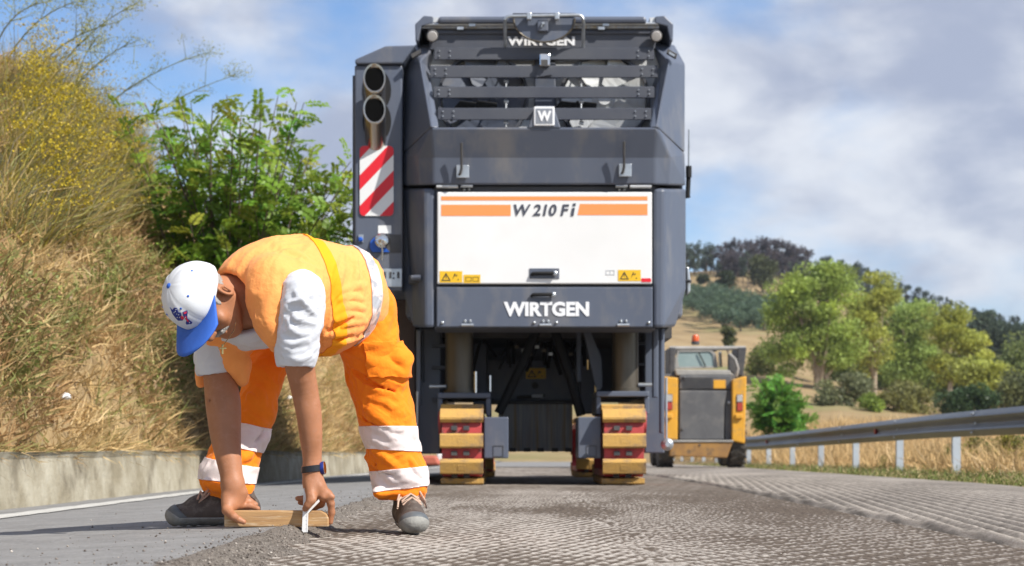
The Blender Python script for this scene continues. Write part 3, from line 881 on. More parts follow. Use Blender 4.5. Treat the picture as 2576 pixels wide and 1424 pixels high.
for c0, c1 in ((-9999, base + 399), (base + 441, base + 478), (base + 518, base + 556), (base + 596, 9999)):
    pg = clip_poly(clip_poly(rr, sl, 1, c0), -sl, -1, -c1)
    if len(pg) > 2:
        b = MB(); b.prism(pg, dB - 0.0125, 0.0022); b.build('red_stripe', 'sign_red', hz)
b = MB(); b.pbox(951, 984, 567, 587, dB - 0.004, 0.003); b.build('label_plate', 'sign_white', eb)
b = MB(); b.prism([(928, 622), (930, 606), (938, 596), (950, 590), (1010, 590), (1010, 636), (935, 636)], dB - 0.004, 0.003); rc = b.build('filler_recess', 'black_steel', eb)
b = MB(); b.prism([(930, 622), (932, 607), (940, 598), (952, 594), (958, 610), (980, 634), (936, 634)], dB - 0.012, 0.007); b.build('filler_guard', 'blue_plastic', eb)
b = MB(); b.lathe(P(962.5, 606.5, dB - 0.01), (0, -1, 0), [(0, 0.055), (0.045, 0.054), (0.055, 0.045), (0.05, 0.034), (0.06, 0.03), (0.062, 0.018), (0.085, 0.014), (0.09, 0.002)], 24)
fc = b.build('filler_cap', 'chrome', mach, smooth=True)
b = MB(); b.tube([P(961, 622, dB - .05), P(962, 636, dB - .04), P(960, 655, dB - .03)], 0.007, 6); b.build('cap_chain', 'zinc', fc)
b = MB(); b.pbox(902, 914, 590, 609, dB - 0.012, 0.01); kb = b.build('switch_plate', 'zinc', eb)
b = MB(); b.lathe(P(907, 603, dB - 0.012), (0, -1, 0), [(0, 0.018), (0.02, 0.018), (0.03, 0.01)], 12); b.build('blue_button', 'blue_plastic', eb)
b = MB(); b.pbox(958, 1011, 676, 722, dB - 0.012, 0.01); sp_ = b.build('socket_plate', 'zinc', eb, bevel=0.003)
b = MB()
for xx in (968, 982, 1002): b.pbox(xx - 3, xx + 3, 684, 700, dB - 0.016, 0.004)
for xx, yy in ((990, 688), (990, 700)): b.lathe(P(xx, yy, dB - .012), (0, -1, 0), [(0, 0.008), (0.006, 0.006)], 8)
b.build('socket_slot', 'black_steel', sp_)

# right-hand side: antenna, mirror bits
b = MB(); b.tube([P(1734, 326, 12.9), P(1733, 420, 12.9)], 0.008, 8); an = b.build('antenna', 'zinc', mach)
b = MB(); b.tube([P(1732.5, 418, 12.9), P(1732.5, 446, 12.9)], W(7.5, 12.9), 12); b.tube([P(1732, 446, 12.92), P(1730, 492, 12.92), P(1731, 498, 12.92)], W(6, 12.9), 12); b.build('antenna_base', 'rubber', an, smooth=True)
b = MB(); b.prism([(1727, 670), (1733, 672), (1737, 700), (1737, 735), (1728, 742)], 12.95, 0.12); b.build('side_mirror', 'zinc', mach, bevel=0.01)
b = MB(); b.tube([P(1716, 706, 12.95), P(1738, 708, 12.9)], 0.012, 8); b.build('mirror_arm', 'black_steel', mach)

# undercarriage
zf = lambda y, d: P(0, y, d)[2]
b = MB(); b.pbox(1060, 1690, 800, 850, 13.9, 4.0); b.build('belly_frame', 'black_steel', mach)
for x0, x1, yb_ in ((1120, 1190, 986), (1540, 1606, 980)):
    xm = (x0 + x1) / 2; dd = 13.25; r_ = W((x1 - x0) / 2, dd)
    b = MB(); b.lathe((P(xm, yb_, dd)[0], dd, zf(yb_ + 6, dd)), (0, 0, 1), [(0, r_ * 1.12), (0.03, r_ * 1.12), (0.031, r_), (0.62, r_)], 28)
    b.build('lifting_column', 'column_steel', mach, smooth=True)
for x0, x1, yt in ((1101, 1234, 988), (1500, 1633, 984)):
    b = MB(); b.pbox(x0, x1, yt, yt + 14, 12.98, 0.75); b.pbox(x0, x0 + 12, yt + 13.8, yt + 58, 13.0, 0.7); b.pbox(x1 - 12, x1, yt + 13.8, yt + 58, 13.0, 0.7)
    b.build('track_yoke', SP, mach, bevel=0.008)
# crawler tracks with separate pads
def pad_mesh(wd):
    b = MB()
    pr = [(-0.055, 0.0), (0.055, 0.0), (0.053, 0.034), (0.042, 0.044), (-0.042, 0.044), (-0.053, 0.034)]   # along the chain, outwards
    n = len(pr)
    vs = [(sx * wd / 2, a, c) for sx in (-1, 1) for a, c in pr]
    b.add(vs, [tuple(range(n)), tuple(range(2 * n - 1, n - 1, -1))] + [(i, i + n, (i + 1) % n + n, (i + 1) % n) for i in range(n)])
    b.box(-0.03, 0.03, -0.022, 0.022, 0.0441, 0.0455)
    o = b.build('track_pad', 'pad_yellow', None, bevel=0.006, seg=2); me = o.data; bpy.data.objects.remove(o); return me
def crawler(xc, wd, yr, length, H, gz, side, first):
    """stadium loop in the YZ plane; yr = rearmost point"""
    rc_ = 0.15; hh = H / 2 - 0.044; ln = length / 2 - 0.044; yc = yr + length / 2; zc = gz + H / 2
    pts = []
    for (sy, sz, a0) in ((-1, 1, 0.0), (-1, -1, 90.0), (1, -1, 180.0), (1, 1, 270.0)):
        for k in range(9):
            a = math.radians(a0 + 90 * k / 8)
            pts.append((yc + sy * (ln - rc_) - rc_ * math.sin(a), zc + sz * (hh - rc_) + rc_ * math.cos(a), a))
    pts.append((pts[0][0], pts[0][1], 2 * math.pi))
    cum = [0.0]
    for i in range(1, len(pts)): cum.append(cum[-1] + math.hypot(pts[i][0] - pts[i - 1][0], pts[i][1] - pts[i - 1][1]))
    per = cum[-1]; n = int(round(per / 0.188)); r = rc_; L_ = 2 * (ln - rc_); yc0 = yc - ln + rc_
    def at(s):
        s = s % per
        return (float(np.interp(s, cum, [p[0] for p in pts])), float(np.interp(s, cum, [p[1] for p in pts])), float(np.interp(s, cum, [p[2] for p in pts])))
    ob = MB()
    # red roller frame and chain band
    N = 96
    for (ri, ro, x0, x1) in ((r - 0.06, r - 0.012, -wd * .46, wd * .46),):
        vs = []
        for i in range(N):
            y, z, a = at(per * i / N)
            ny, nz = -math.sin(a), math.cos(a)
            for q in (ri - r, ro - r):
                for xx in (x0, x1): vs.append((xc + xx, y + ny * q, z + nz * q))
        fs = []
        for i in range(N):
            j = (i + 1) % N
            for (p, q) in ((0, 1), (1, 3), (3, 2), (2, 0)): fs.append((i * 4 + p, i * 4 + q, j * 4 + q, j * 4 + p))
        ob.add(vs, fs)
    ob.box(xc - wd * .3, xc + wd * .3, yc0, yc0 + L_, zc - 0.16, zc + 0.16)
    tr = ob.build('crawler_track', 'track_red', mach, bevel=0)
    base = origin_of(tr)
    me = PADS
    s0 = 0.13
    for k in range(n):
        y, z, a = at(s0 + per * k / n)
        o = bpy.data.objects.new('track_pad', me); COL.objects.link(o); o.parent = tr
        o.location = Vector((xc, y, z)) - base; o.rotation_euler = (a, 0, 0)
    # black chain bolts showing between the pads
    bb = MB()
    for k in range(n):
        y, z, a = at(s0 + per * (k + 0.5) / n)
        ny, nz = -math.sin(a), math.cos(a)
        for xx in (-0.055, 0.035):
            p = np.array([xc + xx, y + ny * 0.004, z + nz * 0.004]); t_ = np.array([0, math.cos(a), math.sin(a)]); nn = np.array([0, ny, nz]); X_ = np.array([1, 0, 0])
            vs = [p + X_ * sx * 0.022 + t_ * st * 0.016 + nn * sn for sx in (-1, 1) for st in (-1, 1) for sn in (-0.02, 0.012)]
            bb.add(vs, [(0, 1, 3, 2), (4, 6, 7, 5), (0, 4, 5, 1), (2, 3, 7, 6), (0, 2, 6, 4), (1, 5, 7, 3)])
    tag(bb.build('chain_bolts', 'black_steel', tr), kind='stuff')
    return tr
wdt = W(108, 12.85)
PADS = pad_mesh(wdt)
for xm in (1162, 1569):
    xc = P(xm, 0, 12.85)[0]
    crawler(xc, wdt, 12.74, 1.75, 0.60, 0.002, 0, True)
    b = MB(); s_ = -1 if xm < 1300 else 1
    b.lathe((xc + s_ * wdt * 0.5, 13.05, 0.47), (s_, 0, 0), [(0, 0.10), (0.02, 0.095), (0.024, 0.05)], 18); b.build('drive_sprocket', 'track_red', mach, smooth=True)
for xm in (1172, 1560):
    xc = P(xm, 0, 12.85)[0]
    crawler(xc, wdt, 17.3, 1.75, 0.60, float(drop(17.8)) + 0.004, 0, False)
for x0, x1 in ((1217.5, 1279), (1454, 1512)):
    b = MB(); b.pbox(x0, x1, 1049, 1153, 12.88, 0.5); bx_ = b.build('drive_cover', SP, mach, bevel=0.008)
    b = MB(); xm = x0 + (x1 - x0) * 0.58
    for r_ in ((xm - 13, xm + 13, 1121, 1122.4), (xm - 13, xm + 13, 1147.6, 1149), (xm - 13, xm - 11.6, 1122.4, 1147.6), (xm + 11.6, xm + 13, 1122.4, 1147.6)): b.pbox(*r_, 12.876, 0.004)
    b.build('access_flap', 'black_steel', bx_)
# drum housing: upper plate, scraper blade
b = MB(); b.pbox(1222, 1462, 905, 1008, 14.9, 0.12); hp = b.build('housing_plate', SP, mach, bevel=0.01)
warn(1323, 1373, 926, 953, 14.897, hp)
b = MB(); b.lathe(P(1346, 970, 14.9), (0, -1, 0), [(0, .03), (.03, .028), (.035, .01)], 12); b.tube([P(1300, 1000, 14.85), P(1370, 995, 14.85)], 0.012, 8); b.build('housing_latch', 'black_steel', hp)
b = MB(); b.pbox(1338, 1366, 992, 1000, 14.80, 0.05); b.build('housing_tab', 'pale_grey', hp)
b = MB(); b.pbox(1254, 1440, 1014, 1136, 14.75, 0.06); sc_ = b.build('scraper_blade', 'scraped_steel', mach)
b = MB()
for k in range(14):
    xx = 1258 + k * 13.2; b.pbox(xx, xx + 2.5, 1016, 1128, 14.738, 0.012)
b.build('blade_rib', 'scraped_steel', sc_)
b = MB()
for xx in (1290, 1326, 1360, 1396, 1430): b.pbox(xx - 8, xx + 8, 1127, 1137, 14.70, 0.05)
b.build('blade_shoe', 'black_steel', sc_)
b = MB(); b.pbox(1200, 1500, 1008, 1016, 14.7, 0.3); b.build('housing_beam', 'black_steel', mach)
b = MB(); b.pbox(1100, 1636, 815, 1012, 15.3, 0.1); b.build('bulkhead', SP, mach)
b = MB(); b.pbox(986, 1045, 726, 1138, 13.5, 3.6); b.build('side_skirt', 'skirt_brown', mach, bevel=0.01)
for x0, x1 in ((1190, 1225), (1460, 1500)):
    b = MB(); b.pbox(x0, x1, 835, 1040, 14.6, 0.3); b.build('housing_cheek', SP, mach, bevel=0.01)
for p0, p1 in (((1349, 832), (1254, 1040)), ((1396, 832), (1462, 1046))):
    b = MB(); b.tube([P(*p0, 13.6), P((p0[0] + p1[0]) / 2 + 3, (p0[1] + p1[1]) / 2, 13.5), P(*p1, 13.5)], W(12, 13.5), 14); b.build('suction_hose', 'rubber', mach, smooth=True)
# hydraulic hoses and manifolds behind the hatch edge
r0 = random.Random(3)
for k in range(22):
    x = r0.uniform(1205, 1500); y0 = r0.uniform(836, 860); dd = r0.uniform(13.9, 14.6); sw = r0.uniform(-40, 40)
    hb = MB(); hb.tube([P(x, y0, dd), P(x + sw * .4, y0 + 30, dd - .05), P(x + sw, y0 + r0.uniform(50, 90), dd)], r0.uniform(0.009, 0.018), 7); hb.build('hydraulic_hose', 'rubber', mach, smooth=True)

for k in range(9):
    x = 1300 + k * 17; y = 872 + (k % 3) * 9
    b = MB(); b.pbox(x - 5, x + 5, y - 3, y + 4, 13.95, 0.05); b.build('valve_block', 'zinc' if k % 2 else 'column_steel', mach)
for x0, y0, y1 in ((1196, 935, 990), (1480, 905, 930), (1499, 945, 1010), (1232, 945, 985)):
    b = MB(); b.tube([P(x0, y0, 13.6), P(x0, y1, 13.6)], 0.014, 8); b.build('cylinder_rod', 'chrome', mach, smooth=True)
b = MB(); b.prism([(1466, 826), (1482, 826), (1514, 900), (1516, 975), (1505, 985), (1497, 970)], 13.5, 0.05); b.build('side_gusset', SP, mach, bevel=0.005)
b = MB(); b.pbox(1450, 1462, 828, 960, 13.7, 0.1); b.build('guide_rail', SP, mach, bevel=0.005)
# side plates and guide posts
for (x0, x1, y0, y1, dd, dp, mt) in ((1046, 1108, 826, 1142, 13.6, 3.4, SP), (1622, 1672, 826, 1140, 13.6, 3.4, SP)):
    b = MB(); b.pbox(x0, x1, y0, y1, dd, dp); b.build('side_plate', mt, mach, bevel=0.01)
for (x0, x1, y0, y1, dd, mt) in ((1047, 1058, 830, 1020, 13.3, SP), (1060, 1066, 830, 960, 13.4, 'slate_dark'), (1643, 1655, 826, 1000, 13.2, SP), (1661, 1669, 826, 1090, 13.3, SP)):
    b = MB(); b.pbox(x0, x1, y0, y1, dd, 0.12); b.build('guide_post', mt, mach, bevel=0.008)
for (x, y0, y1) in ((1050, 985, 1130), (1676, 950, 1130)):
    b = MB(); b.tube([P(x, y0, 13.25), P(x, y1, 13.25)], W(3.4, 13.25), 10); b.build('cylinder_rod', 'zinc', mach, smooth=True)
for (x0, x1, y) in ((1080, 1122, 972), (1606, 1640, 968)):
    b = MB(); b.tube([P(x0, y, 13.2), P(x1, y, 13.2)], W(5, 13.2), 12); b.build('cross_tube', 'zinc', mach, smooth=True)
b = MB()
for yy in (866, 920, 1000): b.pbox(1086, 1120, yy, yy + 8, 13.5, 0.06)
for yy in (862, 914): b.pbox(1606, 1622, yy, yy + 5, 13.5, 0.06)
b.build('bracket_set', 'slate_dark', mach)
b = MB(); b.lathe(P(1678, 1118, 13.25), (0, -1, 0), [(0, 0.05), (0.06, 0.045), (0.08, 0.02)], 12); b.build('pivot_joint', 'zinc', mach)

# red and white plastic barriers standing far ahead on the left
tb = thing('road_barrier', tuple(P(1086, 1170, 24.0)), 'terracotta red plastic road barrier behind the left track', 'barrier')
b = MB(); b.prism([(1062, 1146), (1096, 1146), (1108, 1170), (1058, 1170)], 24.0, 0.5); b.build('barrier_body', 'terracotta', tb, bevel=0.03)
b = MB(); b.prism([(1098, 1141), (1116, 1141), (1122, 1170), (1100, 1170)], 24.6, 0.4); wb = b.build('barrier_block', 'white_paint', None, bevel=0.02)
tag(wb, 'small white plastic barrier block beside the terracotta barrier', 'barrier')
# ------------------------------------------------------------------ skid steer loader
M('loader_yellow', (0.72, 0.36, 0.03), (0.62, 0.31, 0.03), 4, rough=0.45, c3=(0.45, 0.26, 0.08), scale3=5)
M('loader_brown', (0.36, 0.19, 0.05), (0.24, 0.13, 0.05), 5, rough=0.75, c3=(0.12, 0.08, 0.05), scale3=6)
M('loader_grey', (0.085, 0.085, 0.09), (0.11, 0.11, 0.112), 5, rough=0.6, c3=(0.14, 0.135, 0.13), scale3=4)
M('loader_light', (0.36, 0.345, 0.32), (0.26, 0.25, 0.23), 6, rough=0.6)
M('tyre', (0.045, 0.042, 0.038), (0.10, 0.09, 0.078), 9, rough=0.85)
M('glass_green', (0.20, 0.27, 0.26), (0.30, 0.36, 0.35), 2, rough=0.08, spec=0.7)
M('beacon', (0.62, 0.10, 0.02), rough=0.25)
M('lens_red', (0.40, 0.05, 0.03), rough=0.3)
M('galvanised', (0.27, 0.275, 0.275), (0.19, 0.195, 0.195), 2.0, rough=0.5, metal=0.45, stretch=(1, 0.2, 1), c3=(0.22, 0.2, 0.175), scale3=1.2)
M('post_zinc', (0.50, 0.56, 0.62), (0.42, 0.47, 0.52), 4, rough=0.55, metal=0.3)
M('reflector_red', (0.35, 0.02, 0.02), rough=0.4)

dl = 30.0
def cv(x, y): return (1622.6 + x * 0.2872, 817.6 + y * 0.2872)
def bx8(b, x0, x1, y0, y1, d, dep):
    a = cv(x0, y0); c = cv(x1, y1); return b.pbox(a[0], c[0], a[1], c[1], d, dep)
ld = thing('skid_steer_loader', tuple(P(1770, 1177, dl + 0.9)), 'yellow and grey skid steer loader parked beyond the milling machine', 'loader')
b = MB(); bx8(b, 100, 790, 430, 1010, dl + 0.15, 1.5); b.build('engine_bay', 'loader_grey', ld, bevel=0.02)
b = MB(); bx8(b, 300, 760, 440, 565, dl, 0.2); b.build('upper_grille', 'loader_grey', ld, bevel=0.02)
b = MB(); b.prism([cv(300, 572), cv(720, 575), cv(695, 700), cv(690, 1005), cv(300, 1005)], dl - 0.03, 0.2); dr = b.build('rear_door', 'loader_grey', ld, bevel=0.02)
b = MB(); bx8(b, 700, 765, 570, 1008, dl + 0.03, 0.15); b.build('door_post', 'loader_grey', ld, bevel=0.01)
b = MB(); bx8(b, 600, 706, 482, 556, dl - 0.012, 0.01); b.build('name_plate', 'loader_yellow', ld, bevel=0.004)
for q in ((340, 462), (735, 680), (325, 915)):
    b = MB(); b.lathe(P(*cv(*q), dl), (0, -1, 0), [(0, .03), (.04, .025), (.05, .01)], 10); b.build('door_stop', 'black_steel' if q[0] != 735 else 'zinc', dr)
for k in range(5):
    b = MB(); bx8(b, 330, 590, 462 + k * 19, 470 + k * 19, dl - 0.012, 0.012); b.build('vent_slat', 'black_steel', ld)
# wings with lamps
for pts, lamp in (([cv(765, 478), cv(890, 445), cv(875, 1040), cv(762, 1015)], (800, 858, 608, 755)), ([cv(100, 445), cv(290, 462), cv(285, 1005), cv(100, 1010)], (165, 242, 605, 745))):
    b = MB(); b.prism(pts, dl - 0.10, 1.4); wg = b.build('side_wing', 'loader_yellow', ld, bevel=0.02)
    x0, x1, y0, y1 = lamp
    b = MB(); bx8(b, x0, x1, y0, y1, dl - 0.103, 0.05); tl = b.build('lamp_recess', 'black_steel', wg)
    b = MB(); bx8(b, x0 + 5, x1 - 4, y0 + 6, y0 + 66, dl - 0.125, 0.03); b.build('reversing_lamp', 'lamp_glass', wg, bevel=0.008)
    b = MB(); bx8(b, x0 + 7, x1 - 4, y0 + 74, y1 - 3, dl - 0.125, 0.03); b.build('tail_lamp', 'lens_red', wg, bevel=0.008)
    b = MB(); bx8(b, x0 - 8, x1, y0 + 172, y0 + 212, dl - 0.16, 0.08); b.build('step_ledge', 'loader_yellow', wg, bevel=0.015)
b = MB(); b.prism([cv(225, 1025), cv(770, 1025), cv(720, 1165), cv(215, 1150)], dl - 0.16, 0.5); bp_ = b.build('rear_bumper', 'loader_brown', ld, bevel=0.02)
b = MB(); bx8(b, 225, 775, 1008, 1026, dl - 0.18, 0.6); b.build('bumper_lip', 'loader_light', bp_, bevel=0.008)
b = MB(); b.lathe(P(*cv(478, 1052), dl - 0.16), (0, -1, 0), [(0, .02), (.015, .018)], 10); b.build('tow_pin', 'black_steel', bp_)
# cab
b = MB(); b.prism([cv(265, 390), cv(740, 395), cv(775, 440), cv(275, 440)], dl + 0.05, 1.0); b.build('cab_sill', 'loader_light', ld, bevel=0.015)
b = MB()
fr = [cv(285, 225), cv(585, 222), cv(618, 250), cv(640, 375), cv(262, 385), cv(268, 300)]
gl = [cv(300, 236), cv(570, 232), cv(598, 262), cv(606, 360), cv(300, 366), cv(286, 300)]
q = [P(*p, dl + 0.75) for p in fr] + [P(*p, dl + 0.75) for p in gl]
n = 6
r = [p + np.array([0, .05, 0]) for p in q]
b.add(q + r, [(i, (i + 1) % n, (i + 1) % n + n, i + n) for i in range(n)] + [(i + 2 * n, i + 3 * n, (i + 1) % n + 3 * n, (i + 1) % n + 2 * n) for i in range(n)] + [(i + n, (i + 1) % n + n, (i + 1) % n + 3 * n, i + 3 * n) for i in range(n)] + [(i, i + 2 * n, (i + 1) % n + 2 * n, (i + 1) % n) for i in range(n)])
cb = b.build('cab_frame', 'loader_light', ld)
b = MB(); b.prism(gl, dl + 0.77, 0.012); b.build('rear_window', 'glass_green', cb)
b = MB(); b.tube([P(*cv(470, 240), dl + .74), P(*cv(530, 360), dl + .74)], 0.012, 6); b.build('wiper', 'rubber', cb)
b = MB(); b.tube([P(*cv(655, 235), dl + .72), P(*cv(662, 370), dl + .70)], 0.03, 8); b.build('lift_cylinder', 'chrome', ld, smooth=True)
b = MB(); b.tube([P(*cv(215, 205), dl + .4), P(*cv(880, 203), dl + .4)], W(5.5, dl), 12); b.build('boom_cross_tube', 'loader_light', ld, smooth=True)
b = MB(); bx8(b, 300, 640, 196, 228, dl + 0.8, 1.2); b.build('cab_roof', 'loader_grey', ld, bevel=0.03)
for pts in ([cv(815, 195), cv(892, 195), cv(858, 450), cv(800, 440)], [cv(212, 195), cv(270, 195), cv(262, 450), cv(212, 450)]):
    b = MB(); b.prism(pts, dl + 0.3, 0.9); b.build('boom_arm', 'black_steel', ld, bevel=0.02)
b = MB(); b.tube([P(*cv(740, 255), dl + .2), P(*cv(790, 300), dl + .15), P(*cv(815, 380), dl + .15), P(*cv(800, 450), dl + .2)], W(3.6, dl), 8); b.build('hydraulic_hose', 'loader_light', ld, smooth=True)
b = MB(); b.prism([cv(735, 250), cv(755, 250), cv(800, 400), cv(790, 440), cv(735, 390)], dl + 0.3, 0.2); b.build('boom_link', 'black_steel', ld, bevel=0.01)
b = MB(); b.lathe(P(*cv(441, 172), dl + 0.9), (0, 0, 1), [(0, .07), (.06, .07)], 14); bb_ = b.build('beacon_base', 'black_steel', ld)
b = MB(); b.lathe(P(*cv(441, 156), dl + 0.9), (0, 0, 1), [(0.0, .062), (.05, .066), (.11, .062), (.14, .045), (.15, .01)], 16); b.build('beacon_dome', 'beacon', ld, smooth=True)
# wheels
for (xc, dd) in ((822, dl - 0.05), (822, dl + 1.3), (190, dl - 0.05), (190, dl + 1.3)):
    x, yb = cv(xc, 1255); R_ = 0.44; wd = W(38, dl) / 1.0
    c = P(x, yb, dl); zc = c[2] + R_
    b = MB(); prof = [(-wd / 2, R_ * .6), (-wd / 2, R_ * .88), (-wd * .38, R_ * .96), (wd * .38, R_ * .96), (wd / 2, R_ * .88), (wd / 2, R_ * .6)]
    b.lathe((c[0], dd + R_, zc), (1, 0, 0), prof, 30); wh_ = b.build('wheel', 'tyre', ld, smooth=True)
    for k in range(18):
        a = 2 * math.pi * k / 18
        for s_ in (-1, 1):
            aa = a + (0.17 if s_ > 0 else 0); b = MB()
            pts = []
            for (xx, da) in ((0.02 * s_, -0.13), (0.02 * s_, -0.02), (wd * .52 * s_, 0.14), (wd * .52 * s_, 0.03)):
                for rr_ in (R_ * .93, R_ * 1.0): pts.append((c[0] + xx, dd + R_ + rr_ * math.cos(aa + da), zc + rr_ * math.sin(aa + da)))
            b.add(pts, [(0, 2, 4, 6), (1, 7, 5, 3), (0, 1, 3, 2), (2, 3, 5, 4), (4, 5, 7, 6), (6, 7, 1, 0)])
            if dd < dl + 1: b.build('tread_lug', 'tyre', wh_)
    b = MB(); b.lathe((c[0], dd + R_, zc), (1, 0, 0), [(-wd * .40, R_ * .62), (-wd * .3, R_ * .5), (wd * .3, R_ * .5), (wd * .40, R_ * .62)], 18); b.build('rim', 'loader_light', wh_)

# ------------------------------------------------------------------ guardrail
gr = thing('guardrail', (5.62, 24, -0.06), 'grey galvanised W-beam guardrail along the right roadside', 'guardrail')
def gz_(y): return 0.735 + np.interp(y, [12, 22.6, 38.5, 60], [0.03, -0.01, -0.165, -0.26])
prof = [(0.0, 0.0), (-0.012, -0.01), (-0.055, -0.05), (-0.075, -0.075), (-0.055, -0.10), (-0.012, -0.135), (0.0, -0.155), (-0.012, -0.175), (-0.055, -0.21), (-0.075, -0.235), (-0.055, -0.26), (-0.012, -0.30), (0.0, -0.31)]
prof = [(x * 1.0, z) for x, z in prof]
def grx(y): return 5.60 - 0.001 * (y - 20)
post_y = [18.97 + 3.22 * k for k in range(-2, 14)]
post_y[2] = 18.97
seg_y = [12.3 + 4.2 * k for k in range(12)]
for i in range(len(seg_y) - 1):
    y0, y1 = seg_y[i], seg_y[i + 1] + 0.25
    vs = []; yy = np.linspace(y0, y1, 5); n = len(prof)
    for off in (0.0, 0.006):
        for y in yy:
            lap = 0.004 * (i % 2)
            for (dx, dz) in prof: vs.append((grx(y) + dx + off + lap, y, gz_(y) + dz))
    fs = []; m = len(yy)
    for s_ in (0, 1):
        for j in range(m - 1):
            for k in range(n - 1):
                a = s_ * m * n + j * n + k; fs.append((a, a + 1, a + n + 1, a + n))
    for j in range(m - 1):
        for k in (0, n - 1):
            a = j * n + k; fs.append((a, a + n, a + n + m * n, a + m * n))
    bm_ = MB(); bm_.add(vs, fs); seg = bm_.build('rail_beam', 'galvanised', gr)
    for f in seg.data.polygons: f.use_smooth = False
    for dy in (0.12,):
        for dz in (-0.04, -0.155, -0.27):
            link('bolt', BOLT_ME, None, seg, loc=Vector((grx(y0) - 0.05 if dz != -0.155 else grx(y0) - 0.004, y0 + dy, gz_(y0) + dz)) - origin_of(seg)).scale = (3, 3, 3)
for y in post_y:
    x = grx(y); zt = gz_(y) - 0.02
    b = MB(); w_ = 0.055
    # C-shaped post: web and two flanges
    b.box(x + 0.07, x + 0.17, y, y + 0.008, -0.55, zt); b.box(x + 0.07, x + 0.078, y + 0.008, y + 0.08, -0.55, zt); b.box(x + 0.162, x + 0.17, y + 0.008, y + 0.08, -0.55, zt)
    p_ = b.build('post', 'post_zinc', gr)
    b = MB(); b.box(x + 0.008, x + 0.069, y + 0.01, y + 0.07, zt - 0.22, zt - 0.06); b.build('spacer_block', 'galvanised', p_)
for y in (37.6, 26.4):
    b = MB(); b.prism([(-1, -1)] * 0 + [(0, 0), (1, 0), (1, 1), (0, 1)], 1, 1)
    zz = gz_(y); x = grx(y)
    b = MB(); b.add([(x - 0.004, y, zz - 0.11), (x - 0.004, y, zz - 0.20), (x - 0.05, y - 0.03, zz - 0.19), (x - 0.05, y - 0.03, zz - 0.12), (x - 0.004, y + 0.06, zz - 0.11), (x - 0.004, y + 0.06, zz - 0.20), (x - 0.05, y + 0.05, zz - 0.19), (x - 0.05, y + 0.05, zz - 0.12)],
        [(0, 1, 2, 3), (4, 7, 6, 5), (3, 2, 6, 7), (0, 3, 7, 4), (1, 5, 6, 2)])
    b.build('reflector', 'reflector_red', gr)
# ------------------------------------------------------------------ vegetation
M('bark_pale', (0.36, 0.29, 0.21), (0.24, 0.18, 0.13), 3, rough=0.9, stretch=(1, 1, 0.3))
M('bark_dark', (0.10, 0.075, 0.05), (0.17, 0.13, 0.09), 6, rough=0.9)
M('stem_green', (0.22, 0.26, 0.10), (0.30, 0.30, 0.13), 5, rough=0.8)
leafmat('leaf', (1, 1, 1), 0.42)
leafmat('straw', (1, 1, 1), 0.30)

def unit(v): return v / np.maximum(np.linalg.norm(v, axis=-1, keepdims=True), 1e-9)
def leaf_quads(c, length, width, tint, up=None, upw=0.0):
    """diamond leaves at c, random orientation pulled towards up"""
    n = len(c)
    u = unit(rng.normal(size=(n, 3)) + (0 if up is None else up * upw))
    w = unit(np.cross(u, rng.normal(size=(n, 3))))
    length = np.broadcast_to(length, n)[:, None]; width = np.broadcast_to(width, n)[:, None]
    v = np.stack([c - u * length / 2, c + w * width / 2, c + u * length / 2, c - w * width / 2], 1)
    f = np.arange(n * 4).reshape(n, 4)
    return v.reshape(-1, 3), f, np.repeat(tint, 4, 0)
def blob_points(n, centres, radii, shell=0.55):
    k = rng.integers(0, len(centres), n)
    d = unit(rng.normal(size=(n, 3)))
    r = (shell + (1 - shell) * rng.random((n, 1)) ** 0.7) * (0.82 + 0.36 * rng.random((n, 1)))
    return centres[k] + d * r * radii[k], k
def foliage(name, parent, centres, radii, n, leaf, col, var=0.22, warm=(1.25, 1.08, 0.6), shell=0.5, mat='leaf', aspect=0.5):
    centres = np.asarray(centres); radii = np.asarray(radii)
    p, k = blob_points(n, centres, radii, shell)
    ct = (1 + var * rng.normal(size=(len(centres), 1)) * 0.8) * (1 + (np.array(warm) - 1) * rng.random((len(centres), 1)) ** 2)
    t = np.array(col) * ct[k] * (1 + var * rng.normal(size=(n, 1)))
    s = leaf * (0.7 + 0.6 * rng.random(n))
    v, f, tt = leaf_quads(p, s, s * aspect, np.clip(t, 0.003, 0.9))
    return obj(name, v, f, mat, parent, tint=tt)

def ground_z(x, y):
    return float(hill(np.array([x]), np.array([y]))[0])

